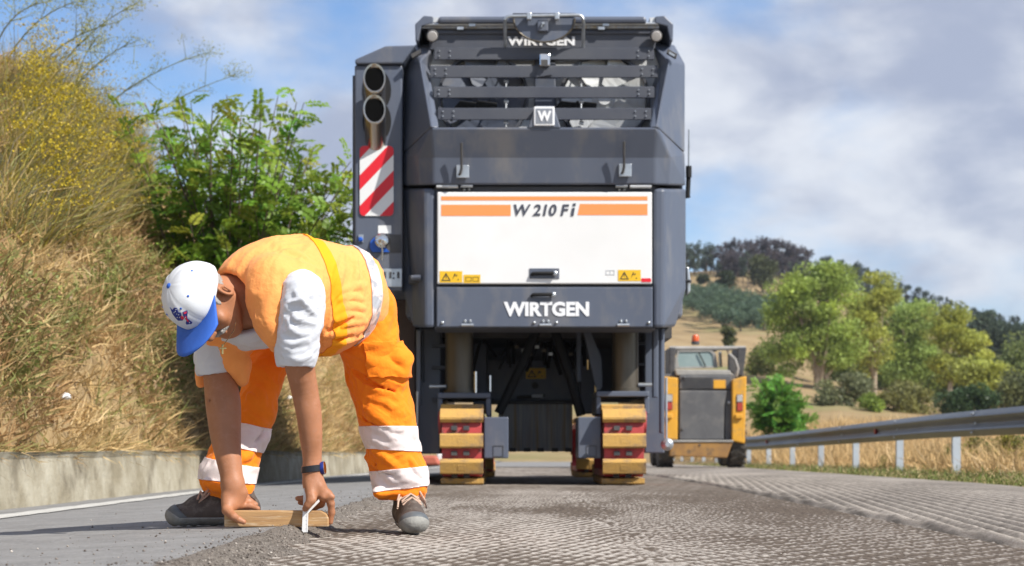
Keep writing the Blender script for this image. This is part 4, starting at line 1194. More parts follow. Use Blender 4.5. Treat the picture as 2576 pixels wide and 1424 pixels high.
def tree(name, label, cat, d, base, ells, nclump, clump_r, nleaf, leaf, col, group=None, trunk=True, bark='bark_pale', tr=0.18, warm=(1.12, 1.06, 0.8), thick=0.6, shell=0.45, limbs=7, kids=True):
    """base: photograph column,row of the foot; ells: crown as ellipses (column,row,half width,half height) at distance d"""
    b0 = P(base[0], base[1], d)
    root = thing(name, tuple(b0), label, cat, group)
    C = []; R = []
    areas = np.array([e[2] * e[3] for e in ells]); pr = areas / areas.sum()
    for _ in range(nclump):
        e = ells[rng.choice(len(ells), p=pr)]
        while True:
            q = rng.uniform(-1, 1, 3)
            if (q ** 2).sum() < 1: break
        c = P(e[0] + q[0] * e[2] * 0.9, e[1] + q[1] * e[3] * 0.9, d); c[1] += q[2] * W(min(e[2], e[3] * 1.4), d) * thick
        C.append(c); s = clump_r * (0.65 + 0.7 * rng.random()); R.append((s * 1.15, s * 1.1, s * 0.8))
    C = np.array(C); R = np.array(R)
    foliage('crown', root, C, R, nleaf, leaf, col, warm=warm, shell=shell)
    if trunk:
        b = MB(); top = C.mean(0)
        mid = (b0 + top) / 2 + np.array([rng.normal() * 0.3, 0, 0]) * (top[2] - b0[2]) * 0.12
        b.tube([b0 - np.array([0, 0, .3]), b0 * .75 + mid * .25, mid, top], [tr * 1.25, tr, tr * 0.7, tr * 0.25], 8)
        for i in rng.choice(len(C), min(limbs, len(C)), replace=False):
            s = b0 * 0.55 + mid * 0.45 if rng.random() < 0.5 else mid
            m = (s + C[i]) / 2 + np.array([0, 0, -0.1 * np.linalg.norm(C[i] - s)])
            b.tube([s, m, C[i]], [tr * 0.5, tr * 0.32, tr * 0.12], 6)
        b.build('trunk', bark, root, smooth=True)
    return root

EU = (0.31, 0.40, 0.10)
tree('eucalyptus_tree', 'largest broad leafy eucalyptus with a forked pale trunk beyond the guardrail', 'tree', 90, (2063, 1026),
     [(2040, 770, 112, 108), (2108, 715, 50, 58), (1970, 760, 55, 70), (1990, 880, 80, 62), (2100, 860, 70, 80), (2050, 690, 50, 35)], 110, 0.66, 30000, 0.17, EU, tr=0.27, limbs=14)
tree('eucalyptus_tree', 'tall slender eucalyptus with yellowish rounded top right of the largest tree', 'tree', 95, (2199, 1010),
     [(2212, 742, 54, 60), (2165, 800, 44, 66), (2190, 880, 44, 70)], 54, 0.56, 14000, 0.16, (0.39, 0.42, 0.10), tr=0.15)
tree('eucalyptus_tree', 'dense middle eucalyptus between the slender tree and the pale-trunked one', 'tree', 100, (2290, 1015),
     [(2285, 830, 72, 82), (2255, 920, 66, 70), (2335, 905, 55, 70)], 80, 0.66, 20000, 0.17, (0.29, 0.38, 0.11), tr=0.2)
tree('eucalyptus_tree', 'pale-trunked open eucalyptus with a parted yellow-green crown on the right', 'tree', 88, (2388, 1005),
     [(2390, 812, 54, 44), (2444, 862, 42, 36), (2365, 885, 36, 56), (2410, 940, 40, 40)], 50, 0.5, 13000, 0.16, (0.39, 0.42, 0.10), tr=0.14)
tree('eucalyptus_tree', 'low spreading yellow-green tree at the right below the pale-trunked eucalyptus', 'tree', 82, (2470, 1020),
     [(2450, 935, 60, 50), (2515, 955, 50, 45)], 44, 0.5, 12000, 0.16, (0.37, 0.40, 0.10), tr=0.12)
tree('understorey_shrub', 'dark understorey shrub behind the trunks of the middle trees', 'bush', 104, (2240, 1045),
     [(2140, 950, 75, 85), (2240, 950, 80, 85), (2330, 955, 80, 82)], 110, 0.75, 21000, 0.19, (0.20, 0.25, 0.085), trunk=False)
tree('understorey_shrub', 'dark understorey shrub at the right behind the low spreading tree', 'bush', 100, (2480, 1040),
     [(2420, 960, 60, 75), (2500, 955, 70, 80), (2575, 930, 45, 85)], 90, 0.75, 17000, 0.19, (0.19, 0.235, 0.09), trunk=False)
tree('round_bush', 'dark green dome-shaped bush above the guardrail at far right', 'bush', 66, (2440, 1062),
     [(2440, 1012, 76, 40)], 30, 0.42, 6500, 0.14, (0.06, 0.10, 0.045), trunk=False, warm=(1.1, 1.05, 0.9))
tree('shrub_mass', 'dark olive shrub behind the loader at the foot of the largest tree', 'bush', 96, (1950, 1045),
     [(1925, 930, 50, 75), (1965, 980, 60, 55), (1905, 1000, 40, 50)], 40, 0.6, 8500, 0.19, (0.19, 0.23, 0.08), trunk=False)
tree('grey_shrub', 'grey-olive shrub right of the largest trunk', 'bush', 80, (2140, 1050),
     [(2140, 985, 42, 50), (2080, 1000, 34, 40)], 24, 0.45, 5000, 0.15, (0.22, 0.24, 0.13), trunk=False)
tree('small_shrub', 'small bright green shrub under the middle trees', 'bush', 78, (2195, 1050),
     [(2196, 1015, 22, 26)], 10, 0.35, 2200, 0.14, (0.25, 0.34, 0.07), trunk=False)
tree('grey_shrub', 'olive shrub between the middle trees and the dark dome bush', 'bush', 80, (2290, 1058),
     [(2280, 1010, 62, 45)], 24, 0.5, 4500, 0.16, (0.24, 0.24, 0.09), trunk=False)
tree('grey_shrub', 'dusky low shrub at the far right edge above the guardrail', 'bush', 72, (2560, 1062),
     [(2550, 990, 50, 60)], 22, 0.5, 4500, 0.16, (0.15, 0.17, 0.085), trunk=False)
for k, (x, y0, y1, rx, lab) in enumerate([(2480, 775, 940, 34, 'dark tall tree behind the pale-trunked eucalyptus'), (2530, 800, 960, 40, 'blue-green far tree near the right edge'), (2572, 790, 960, 30, 'blue-green far tree cut by the right edge')]):
    tree('far_tree', lab, 'tree', 150, (x, y1 + 40), [(x, (y0 + y1) / 2, rx, (y1 - y0) / 2)], 26, 0.9, 3200, 0.34, (0.09, 0.125, 0.09), tr=0.2, warm=(1.1, 1.05, 0.9), bark='bark_dark')
tree('hill_tree', 'dark evergreen standing on the hillside above the olive orchard', 'tree', 195, (1915, 750), [(1915, 690, 27, 52)], 18, 1.0, 2200, 0.4, (0.09, 0.105, 0.05), tr=0.2, bark='bark_dark')
tree('hill_tree', 'slim grey-green poplar at the foot of the orchard', 'tree', 112, (1832, 878), [(1832, 845, 12, 34)], 12, 0.35, 1200, 0.2, (0.09, 0.11, 0.045), tr=0.08)
for x, y, r_, lab in ((1767, 703, 13, 'small dark bush left on the field below the ridge'), (1822, 712, 26, 'wider dark bush on the field below the ridge'), (1826, 698, 12, 'green bush behind the wider dark bush on the field')):
    tree('hill_bush', lab, 'bush', 205, (x, y + 10), [(x, y, r_, 9)], 7, 0.6, 700, 0.35, (0.05, 0.07, 0.03), trunk=False)

# trees along the ridge: tall, partly burnt
ridge_x = [1590, 1660, 1735, 1790, 1850, 1905, 1970, 2040, 2050, 2110, 2174, 2276, 2350, 2428, 2500, 2580, 2690]
ridge_y = [640, 618, 606, 608, 596, 588, 594, 618, 640, 648, 664, 712, 735, 766, 785, 800, 815]
protos = {}
def ridge_tree(x, dd, ytop, kind):
    X = (x - CX) * dd / FPX; zb = ground_z(X, dd); zt = CAMH + (HY - ytop) * dd / FPX
    h = max(zt - zb, 2.2)
    key = (kind, int(rng.integers(0, 3)))
    lab = {'burnt': 'scorched purple-grey tree in the dense row on the ridge', 'green': 'dark green tree on the hill ridge', 'slim': 'thin dark tree on the descending ridge'}[kind]
    gp = {'burnt': 'scorched trees on the ridge', 'green': 'green trees on the ridge', 'slim': 'thin trees on the descending ridge'}[kind]
    if key not in protos:
        root = thing('ridge_tree', (0, 0, 0), lab, 'tree', gp)
        wd = {'burnt': 0.17, 'green': 0.22, 'slim': 0.13}[kind]
        cs = []; rs = []
        for i in range(16):
            t = 0.28 + 0.66 * rng.random(); a = rng.random() * 6.28; q = wd * (0.9 - 0.5 * abs(t - 0.62)) * rng.random() ** 0.5
            cs.append((q * math.cos(a), q * math.sin(a), t)); s = 0.055 + 0.05 * rng.random(); rs.append((s, s, s * 1.2))
        col = {'burnt': (0.085, 0.076, 0.085), 'green': (0.075, 0.10, 0.07), 'slim': (0.065, 0.09, 0.072)}[kind]
        foliage('crown', root, np.array(cs), np.array(rs), 900, 0.045, col, var=0.25, warm=(1.1, 1.0, 0.95), shell=0.3, aspect=0.7)
        b = MB(); b.tube([(0, 0, -0.05), (0.01, 0, 0.4), (0, 0.01, 0.85)], [0.018, 0.013, 0.005], 6); b.build('trunk', 'bark_dark', root)
        protos[key] = root; r = root
    else:
        src = protos[key]; r = dup(src)
        for ch in list(src.children): dup(ch, r)
    r.location = (X, dd, zb - 0.2); r.scale = (h, h, h); r.rotation_euler = (0, 0, rng.random() * 6.28)
    r['label'] = lab; r['group'] = gp
xs_ = np.linspace(1600, 2680, 104)
for i, x in enumerate(xs_):
    x = x + rng.normal() * 5; yt = np.interp(x, ridge_x, ridge_y) - 6 + abs(rng.normal()) * 9
    kind = 'burnt' if 1795 < x < 2040 else ('green' if x < 1795 else 'slim')
    if kind != 'slim' or rng.random() < 0.85:
        ridge_tree(x, 240 + rng.random() * 14, yt, kind)
for i in range(46):
    x = rng.uniform(2040, 2680); ridge_tree(x, 228 + rng.random() * 12, np.interp(x, ridge_x, ridge_y) + 8 + 40 * rng.random(), 'slim' if rng.random() < 0.6 else 'green')
for i in range(34):
    x = rng.uniform(1800, 2045); ridge_tree(x, 226 + rng.random() * 12, np.interp(x, ridge_x, ridge_y) + 18 + 34 * rng.random(), 'burnt' if rng.random() < 0.75 else 'green')

# olive orchard on the slope
poly = [(1700, 735), (1760, 726), (1830, 738), (1900, 755), (1960, 770), (1965, 830), (1900, 838), (1850, 825), (1790, 800), (1712, 772)]
def inside(x, y, pl):
    c = False; n = len(pl)
    for i in range(n):
        (x1, y1), (x2, y2) = pl[i], pl[(i + 1) % n]
        if (y1 > y) != (y2 > y) and x < (x2 - x1) * (y - y1) / (y2 - y1) + x1: c = not c
    return c
oproto = []
for Y in np.arange(142, 222, 3.1):
    for X in np.arange(12, 40, 2.15):
        x_ = X + rng.normal() * 0.35; y_ = Y + rng.normal() * 0.5; z_ = ground_z(x_, y_)
        px = CX + x_ * FPX / y_; py = HY - (z_ + 0.6 - CAMH) * FPX / y_
        if not inside(px, py, poly): continue
        lab = 'rounded grey-green olive tree in the hillside orchard'; gp = 'olive trees in the orchard'
        if len(oproto) < 4:
            root = thing('olive_tree', (0, 0, 0), lab, 'tree', gp)
            cs = rng.normal(size=(9, 3)) * np.array([0.42, 0.42, 0.22]) + np.array([0, 0, 0.75])
            foliage('crown', root, cs, np.full((9, 3), 0.45), 520, 0.20, (0.10, 0.15, 0.10), var=0.2, warm=(1.15, 1.1, 0.9), shell=0.4)
            b = MB(); b.tube([(0, 0, -.1), (0.03, 0, .35), (0, 0, .8)], [0.09, 0.07, 0.03], 6); b.build('trunk', 'bark_dark', root)
            oproto.append(root); r = root
        else:
            src = oproto[int(rng.integers(0, 4))]; r = dup(src)
            for ch in list(src.children): dup(ch, r)
        s = 0.95 + 0.5 * rng.random()
        r.location = (x_, y_, z_ - 0.05); r.scale = (s, s, s); r.rotation_euler = (0, 0, rng.random() * 6.28)

# ---- feathery-leaved plants (locust saplings)
def frond_bush(name, label, cat, base, tips, d0, nfr, frl, lfl, lfw, pairs, col, tipcol, droop=0.25, stem_r=0.016, bark='bark_dark'):
    root = thing(name, tuple(base), label, cat)
    st = MB(); C = []; U = []; N = []; T = []
    for tip in tips:
        tip = np.array(tip); m = base * 0.45 + tip * 0.55 + np.array([rng.normal() * .10, rng.normal() * .10, 0.15 * np.linalg.norm(tip - base) * 0.6])
        ss = np.linspace(0, 1, 9)[:, None]
        path = (1 - ss) ** 2 * base + 2 * ss * (1 - ss) * m + ss ** 2 * tip
        st.tube(path, list(np.linspace(stem_r, stem_r * 0.25, 9)), 6)
        for k in range(nfr):
            s = 0.30 + 0.70 * (k + rng.random()) / nfr
            p = (1 - s) ** 2 * base + 2 * s * (1 - s) * m + s ** 2 * tip
            t = unit(2 * (1 - s) * (m - base) + 2 * s * (tip - m))
            out = unit(np.cross(t, rng.normal(size=3)) * 1.0 + t * 0.55 + np.array([0, 0, 0.25]))
            L = frl * (0.7 + 0.5 * rng.random()) * (1.05 - 0.35 * s)
            side = unit(np.cross(out, np.array([0, 0, 1.0]) + 0.5 * rng.normal(size=3)))
            q = np.linspace(0.12, 1, pairs)
            ax = p + out * (q * L)[:, None] - np.array([0, 0, 1.0]) * (droop * L * q ** 2)[:, None]
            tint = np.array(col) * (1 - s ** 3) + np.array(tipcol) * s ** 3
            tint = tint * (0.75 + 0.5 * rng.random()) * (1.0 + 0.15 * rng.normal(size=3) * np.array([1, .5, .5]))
            for sg in (-1, 1):
                dr = unit(side * sg + out * 0.35 + 0.12 * rng.normal(size=(pairs, 3)) - np.array([0, 0, 0.15]))
                ll = lfl * (1.0 - 0.45 * np.abs(q - 0.45)) * (0.85 + 0.3 * rng.random(pairs))
                C.append(ax + dr * (ll / 2)[:, None]); U.append(dr * (ll / 2)[:, None])
                wv = unit(np.cross(dr, np.cross(out, side) + 0.35 * rng.normal(size=(pairs, 3)))); wv = unit(np.cross(dr, unit(np.cross(side, out)) + 0.3 * rng.normal(size=(pairs, 3))))
                N.append(wv * lfw / 2); T.append(np.repeat(tint[None], pairs, 0))
    C = np.concatenate(C); U = np.concatenate(U); N = np.concatenate(N); T = np.clip(np.concatenate(T), 0.004, 0.9)
    v = np.stack([C - U, C + N + U * 0.1, C + U, C - N + U * 0.1], 1).reshape(-1, 3)
    obj('crown', v, np.arange(len(v)).reshape(-1, 4), 'leaf', root, tint=np.repeat(T, 4, 0))
    st.build('trunk', bark, root, smooth=True)
    return root

def sample_poly(n, pl):
    xs = [p[0] for p in pl]; ys = [p[1] for p in pl]; o = []
    while len(o) < n:
        x, y = rng.uniform(min(xs), max(xs)), rng.uniform(min(ys), max(ys))
        if inside(x, y, pl): o.append((x, y))
    return o
bush_poly = [(320, 275), (440, 250), (520, 255), (570, 240), (640, 290), (690, 235), (765, 258), (700, 335), (790, 370), (800, 420), (880, 420), (885, 640), (800, 690), (650, 800), (470, 860), (390, 730), (360, 560), (350, 440), (300, 330)]
base = P(585, 985, 17.2)
tips = [P(x, y, 15.9 + 2.6 * rng.random()) for x, y in sample_poly(112, bush_poly)]
tips += [P(x, y, 16.4 + rng.random()) for x, y in ((300, 272), (365, 262), (450, 250), (480, 258), (570, 238), (610, 260), (655, 250), (700, 240), (765, 258), (722, 300), (790, 372), (850, 412), (884, 405), (880, 470), (886, 560), (400, 300), (535, 262), (742, 352))]
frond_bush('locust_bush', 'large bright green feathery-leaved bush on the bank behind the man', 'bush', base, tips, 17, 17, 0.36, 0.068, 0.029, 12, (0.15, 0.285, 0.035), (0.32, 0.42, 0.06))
tips = [P(x, y, 44.3 + 1.6 * rng.random()) for x, y in sample_poly(60, [(1900, 960), (1960, 955), (2000, 975), (2045, 1035), (2050, 1075), (1960, 1090), (1885, 1085), (1885, 1020)])]
frond_bush('locust_bush', 'bright green feathery bush between the loader and the guardrail', 'bush', P(1965, 1110, 45), tips, 45, 14, 0.5, 0.11, 0.05, 9, (0.12, 0.27, 0.04), (0.20, 0.38, 0.07), stem_r=0.02)
tips = [P(x, y, 15.2 + 0.8 * rng.random()) for x, y in sample_poly(34, [(400, 880), (470, 840), (520, 870), (520, 960), (440, 975), (395, 930)])]
frond_bush('locust_sapling', 'small green sapling low on the bank beside the man\'s cap', 'bush', P(470, 985, 15.4), tips, 15, 9, 0.26, 0.05, 0.022, 9, (0.12, 0.24, 0.035), (0.2, 0.33, 0.06), stem_r=0.008)

# ---- dry grass, weeds and fennel on the bank
bank_grid_t = np.linspace(0.01, 1.0, 240); bank_grid_y = np.linspace(6.5, 30, 420)
_by, _bt = np.meshgrid(bank_grid_y, bank_grid_t, indexing='ij')
_bx, _bz = bank_pt(_bt, _by)
_px = CX + _bx * FPX / _by; _py = HY - (_bz - CAMH) * FPX / _by
def bank_at(x, y):
    e = (_px - x) ** 2 + (_py - y) ** 2 + (_by * 2.0) ** 2 * 0.02
    i = np.unravel_index(np.argmin(e), e.shape)
    return np.array([_bx[i], _by[i], _bz[i]])
def blades(n_cl, per, posfn, lmin, lmax, wid, colfn, lean=0.6, bias=(0.35, -0.25, 1.0), spread=0.10):
    pos = posfn(n_cl); n_cl = len(pos)
    p = np.repeat(pos, per, 0) + rng.normal(size=(n_cl * per, 3)) * np.array([spread * .5, spread, spread * .35])
    n = len(p)
    dirn = unit(np.repeat(rng.normal(size=(n_cl, 3)) * 0.35, per, 0) + rng.normal(size=(n, 3)) * lean * np.array([1, 1, 0.4]) + np.array(bias))
    L = (lmin + (lmax - lmin) * rng.random(n) ** 1.6)[:, None]
    side = unit(np.cross(dirn, rng.normal(size=(n, 3)))) * (wid * (0.6 + 0.8 * rng.random((n, 1))))
    bend = unit(rng.normal(size=(n, 3)) + np.array([0.2, 0, -0.5])) * L * 0.22
    m = p + dirn * L * 0.55; tp = p + dirn * L + bend
    v = np.stack([p - side, p + side, m + side * 0.7, m - side * 0.7, tp], 1).reshape(-1, 3)
    i0 = (np.arange(n) * 5)[:, None]
    f = np.concatenate([i0 + np.array([[0, 1, 2]]), i0 + np.array([[0, 2, 3]]), i0 + np.array([[3, 2, 4]])])
    t = colfn(np.repeat(pos, per, 0), n, np.repeat(np.arange(n_cl), per))
    return v, f, np.repeat(np.clip(t, 0.01, 0.9), 5, 0)
def bank_rand(n, y0=5.2, y1=30, t0=0.0, t1=1.06):
    y = y0 + (y1 - y0) * rng.random(n) ** 1.35; t = t0 + (t1 - t0) * rng.random(n)
    x, z = bank_pt(t, y)
    return np.stack([x, y, z], -1)
STRAW = np.array([0.62, 0.45, 0.215])
def straw_col(p, n, cl):
    pn = fbm(p * np.array([1, .6, 1]), 201, 0.55, 3)[:, None]
    r = np.random.default_rng(5).random((cl.max() + 1, 1))[cl]
    base = STRAW * (0.55 + 0.75 * rng.random((n, 1)))
    brown = np.array([0.40, 0.25, 0.12]) * (0.5 + 0.9 * rng.random((n, 1)))
    green = np.array([0.31, 0.30, 0.11]) * (0.6 + 0.8 * rng.random((n, 1)))
    k = sstep(-0.3, 0.6, pn + 1.2 * (r - 0.5)); c = base * (1 - k) + brown * k
    return np.where(r > 0.90 - 0.14 * (pn > 0.2), green, c)
v, f, t = blades(6600, 20, bank_rand, 0.08, 0.34, 0.0052, straw_col, lean=1.0)
tag(obj('dry_grass', v, f, 'straw', tint=t), 'thick dry golden grass covering the bank', 'grass', kind='stuff')
def fringe_pos(n):
    y = 6.6 + 17 * rng.random(n); return np.stack([wall_x(y) - 0.10 - 0.08 * rng.random(n), y, asp_z(wall_x(y), y) + 0.285], -1)
v, f, t = blades(520, 14, fringe_pos, 0.05, 0.20, 0.004, straw_col, lean=0.7, bias=(0.75, -0.1, 0.15), spread=0.05)
tag(obj('overhanging_grass', v, f, 'straw', tint=t), 'dry grass hanging over the top of the low wall', 'grass', kind='stuff')
def fennel_pos(n):
    pts = [bank_at(x, y) for x, y in sample_poly(n, [(0, 230), (110, 200), (200, 270), (300, 340), (370, 440), (330, 560), (200, 600), (0, 640)])]
    return np.array(pts)
fc_ = lambda p, n, cl: np.where(rng.random((n, 1)) < 0.45, np.array([0.50, 0.37, 0.15]), np.array([0.40, 0.34, 0.07])) * (0.5 + 0.9 * rng.random((n, 1))) * np.array([1, 1, 1]) + np.array([-0.16, -0.08, 0.03]) * (rng.random((n, 1)) < 0.45)
v, f, t = blades(420, 60, fennel_pos, 0.18, 0.75, 0.0035, fc_, lean=0.5, spread=0.14)
tag(obj('fennel_growth', v, f, 'straw', tint=t), 'tangle of yellow-green wild fennel on the upper bank', 'weeds', kind='stuff')
def weed_pos(n):
    a = [bank_at(x, y) for x, y in sample_poly(n // 2, [(230, 640), (420, 560), (480, 700), (430, 860), (300, 880), (220, 760)])]
    b_ = [bank_at(x, y) for x, y in sample_poly(n // 4, [(300, 850), (520, 900), (540, 1010), (400, 1060), (280, 960)])]
    c_ = [bank_at(x, y) for x, y in sample_poly(n // 4, [(0, 700), (200, 760), (180, 900), (0, 1000)])]
    return np.array(a + b_ + c_)
gc_ = lambda p, n, cl: np.where(rng.random((n, 1)) < 0.5, np.array([0.24, 0.26, 0.085]), np.array([0.36, 0.31, 0.13])) * (0.5 + 0.8 * rng.random((n, 1)))
v, f, t = blades(220, 34, weed_pos, 0.06, 0.24, 0.006, gc_, lean=0.8, spread=0.12)
tag(obj('green_weeds', v, f, 'straw', tint=t), 'green weeds growing through the dry grass of the bank', 'weeds', kind='stuff')
# broad-leaved weeds and brown dead clumps between the grass
wp = np.concatenate([weed_pos(130), bank_rand(240, 7, 22, 0.05, 1.0)]); nw = len(wp)
lc = np.repeat(wp, 60, 0) + rng.normal(size=(nw * 60, 3)) * np.array([0.07, 0.10, 0.07]) + np.array([0.05, -0.03, 0.05])
wt_ = np.where(np.repeat(rng.random((nw, 1)), 60, 0) < 0.55, np.array([0.24, 0.27, 0.075]), np.array([0.34, 0.22, 0.11])) * (0.55 + 0.8 * rng.random((nw * 60, 1)))
v, f, t = leaf_quads(lc, 0.035, 0.017, wt_)
tag(obj('leafy_weeds', v, f, 'straw', tint=t), 'low olive and brown leafy weeds scattered over the bank', 'weeds', kind='stuff')
# yellow flower heads on the fennel
fp = fennel_pos(700); fp = fp + np.stack([0.1 + 0.35 * rng.random(700), -0.1 - 0.3 * rng.random(700), 0.15 + 0.55 * rng.random(700)], -1)
um = np.repeat(fp, 14, 0) + rng.normal(size=(9800, 3)) * np.array([0.045, 0.045, 0.018])
v, f, t = leaf_quads(um, 0.020, 0.018, np.array([0.58, 0.44, 0.035]) * (0.5 + 0.6 * rng.random((9800, 1))))
tag(obj('fennel_flowers', v, f, 'straw', tint=t), 'yellow flower heads of wild fennel on the bank', 'flowers', kind='stuff')
# single tall fennel stalks against the sky
stalks = [((95, 260), (350, 5), 'tallest'), ((210, 330), (530, 130), 'leaning'), ((60, 220), (300, 55), 'short bowed'), ((260, 400), (590, 190), 'low leaning'), ((20, 140), (210, 0), 'upper left'), ((140, 300), (352, 100), 'second upright'), ((0, 120), (120, 5), 'leftmost'), ((180, 340), (245, 90), 'reddish upright')]
for (bx0, by0), (tx, ty), w_ in stalks:
    p0 = bank_at(bx0, by0); dd = p0[1]; p1 = P(tx, ty, dd - 0.6)
    root = thing('fennel_plant', tuple(p0), w_ + ' wild fennel stalk rising against the sky from the upper bank', 'plant', 'tall fennel stalks')
    m = (p0 + p1) / 2 + np.array([-0.12, 0, 0.22])
    ss = np.linspace(0, 1, 10)[:, None]; path = (1 - ss) ** 2 * p0 + 2 * ss * (1 - ss) * m + ss ** 2 * p1
    b = MB(); b.tube(path, list(np.linspace(0.010, 0.003, 10)), 6); C = []; 
    ends = []
    for k in range(16):
        s = 0.25 + 0.75 * rng.random(); q = (1 - s) ** 2 * p0 + 2 * s * (1 - s) * m + s ** 2 * p1
        e = q + unit(unit(p1 - p0) * 0.9 + rng.normal(size=3) * 0.55) * (0.12 + 0.28 * rng.random()) * (1.25 - s * 0.6)
        b.tube([q, (q + e) / 2 + np.array([0, 0, -.01]), e], [0.004, 0.003, 0.002], 5); ends.append(e)
    b.build('stem', 'stem_green', root)
    ends.append(p1)
    c = np.repeat(np.array(ends), 34, 0); c = c + rng.normal(size=c.shape) * np.array([0.05, 0.05, 0.035])
    v, f, t = leaf_quads(c, 0.032, 0.007, np.array([0.34, 0.32, 0.05]) * (0.5 + 0.8 * rng.random((len(c), 1))))
    tag(obj('flower_heads', v, f, 'straw', root, tint=t), kind='stuff')

# ---- right-hand verge
def verge_pos(n):
    y = 9 + 36 * rng.random(n) ** 1.3; x = road_r(y) + 0.02 + (5.75 - road_r(y)) * rng.random(n)
    z = np.array(hill(x, y)) - 0.06
    return np.stack([x, y, z], -1)
vx = np.concatenate([np.linspace(8, 46, 120)])
def verge_z(x, y):
    return drop(y) - 0.01 - 0.03 * sstep(0, 1.5, x - road_r(y)) + 0.02 * vnoise(np.stack([x, y], -1), 301, 12, 1.1) * sstep(0, 0.2, x - road_r(y)) - 0.02
M('verge_soil', (0.26, 0.20, 0.11), (0.17, 0.15, 0.07), 3, rough=0.95, bump=0.6, bscale=25, spec=0.1)
sheet('grass_verge', lambda y: (road_r(y) - 0.01, road_r(y) * 0 + 9.0), vx, 60, verge_z, 'verge_soil', None, 'grassy verge strip under the guardrail', 'verge')
def vpos(n):
    y = 9 + 34 * rng.random(n) ** 1.2; x = road_r(y) + 0.03 + 1.9 * rng.random(n) ** 0.8
    return np.stack([x, y, verge_z(x, y)], -1)
vg = lambda p, n, cl: np.where(rng.random((n, 1)) < 0.62, np.array([0.15, 0.19, 0.05]), np.array([0.42, 0.34, 0.17])) * (0.5 + 0.9 * rng.random((n, 1)))
v, f, t = blades(3600, 18, vpos, 0.02, 0.085, 0.004, vg, lean=0.8, bias=(0, 0, 1), spread=0.12)
tag(obj('verge_grass', v, f, 'straw', tint=t), 'short green and yellow grass along the road edge under the guardrail', 'grass', kind='stuff')
def dpos(n):
    y = 17 + 45 * rng.random(n); x = 5.95 + 9 * rng.random(n) ** 1.5
    z = np.where(x < 8.9, verge_z(x, y), np.array(hill(x, y)))
    return np.stack([x, y, np.maximum(z, np.array(hill(x, y)) - 0.05)], -1)
dg = lambda p, n, cl: STRAW * np.array([1.05, 1.02, 1.05]) * (0.55 + 0.7 * rng.random((n, 1)))
v, f, t = blades(3800, 18, dpos, 0.15, 0.60, 0.008, dg, lean=0.45, bias=(-.1, 0, 1), spread=0.25)
tag(obj('dry_meadow_grass', v, f, 'straw', tint=t), 'tall straw-coloured grass behind the guardrail', 'grass', kind='stuff')
for (x, y, rx, ry, dd, lab) in ((2450, 1150, 70, 55, 25, 'yellow-flowering weedy bush behind the guardrail at right'), (2250, 1165, 30, 30, 28, 'small green weed clump behind the guardrail posts'), (2545, 1150, 40, 60, 23, 'tall weed clump behind the last guardrail post')):
    tree('weed_bush', lab, 'plant', dd, (x, 1190), [(x, y, rx, ry)], 26, 0.11, 2600, 0.045, (0.20, 0.21, 0.06), trunk=False, shell=0.2, warm=(1.5, 1.25, 0.5))
# scraps of litter
for (x, y, s_, lab) in ((132, 1018, 0.035, 'crumpled white paper scrap on the bank at left'), (712, 1012, 0.045, 'crumpled clear-white plastic scrap on the bank behind the man')):
    c = bank_at(x, y) + np.array([0.10, -0.12, 0.05]); q = unit(rng.normal(size=(60, 3))) * s_ * (0.6 + 0.5 * rng.random((60, 1))) * np.array([1, 1, 0.7])
    bm_ = bmesh.new(); [bm_.verts.new(c + z) for z in q]; bmesh.ops.convex_hull(bm_, input=bm_.verts); me = bpy.data.meshes.new('litter'); bm_.to_mesh(me); bm_.free()
    tag(link('litter', me, 'white_paint'), lab, 'litter')
# ------------------------------------------------------------------ the man bending over the cut edge
M('skin', (0.345, 0.148, 0.072), (0.41, 0.18, 0.092), 14, rough=0.52, spec=0.4, bump=0.35, bscale=220, c3=(0.40, 0.185, 0.105), scale3=50, sss=0.05, bdist=0.002)
M('vest_cloth', (0.97, 0.385, 0.115), (0.96, 0.35, 0.095), 5, rough=0.8, bump=0.45, bscale=42, spec=0.2, sheen=0.1, bdist=0.008)
M('vest_stripe', (0.95, 0.36, 0.012), rough=0.75, spec=0.2)
M('trouser_cloth', (0.97, 0.255, 0.012), (0.95, 0.225, 0.010), 6, rough=0.8, bump=0.5, bscale=40, spec=0.2, sheen=0.1, bdist=0.008)
M('tape_pale', (0.80, 0.68, 0.66), (0.88, 0.79, 0.76), 18, rough=0.45, bump=0.25, bscale=40, spec=0.5, bdist=0.006)
M('tape_worn', (0.78, 0.62, 0.56), (0.36, 0.37, 0.40), 24, rough=0.4, lo=0.45, hi=0.55, bump=0.2, bscale=40, bdist=0.006)
M('shirt_cloth', (0.62, 0.64, 0.69), (0.67, 0.69, 0.73), 8, rough=0.85, bump=0.12, bscale=40, spec=0.2, bdist=0.008)
M('cap_cloth', (0.62, 0.64, 0.67), (0.67, 0.69, 0.71), 12, rough=0.85, bump=0.06, bscale=200, spec=0.2, bdist=0.004)
M('cap_blue', (0.035, 0.125, 0.52), (0.045, 0.15, 0.58), 12, rough=0.7, bump=0.15, bscale=150, spec=0.3, bdist=0.004)
M('emblem_blue', (0.02, 0.035, 0.22), rough=0.7)
M('emblem_red', (0.55, 0.02, 0.06), rough=0.7)
M('hair_white', (0.42, 0.40, 0.38), (0.27, 0.255, 0.24), 90, rough=0.8, bump=0.6, bscale=300, bdist=0.004)
M('shoe_upper', (0.06, 0.043, 0.034), (0.095, 0.072, 0.058), 20, rough=0.7, bump=0.3, bscale=90, c3=(0.16, 0.135, 0.11), scale3=30, bdist=0.004)
M('shoe_rubber', (0.15, 0.155, 0.15), (0.22, 0.22, 0.205), 20, rough=0.6)
M('shoe_sole', (0.30, 0.295, 0.27), (0.20, 0.195, 0.18), 30, rough=0.8, bump=0.3, bscale=120)
M('lace', (0.42, 0.27, 0.20), (0.55, 0.40, 0.30), 200, rough=0.85)
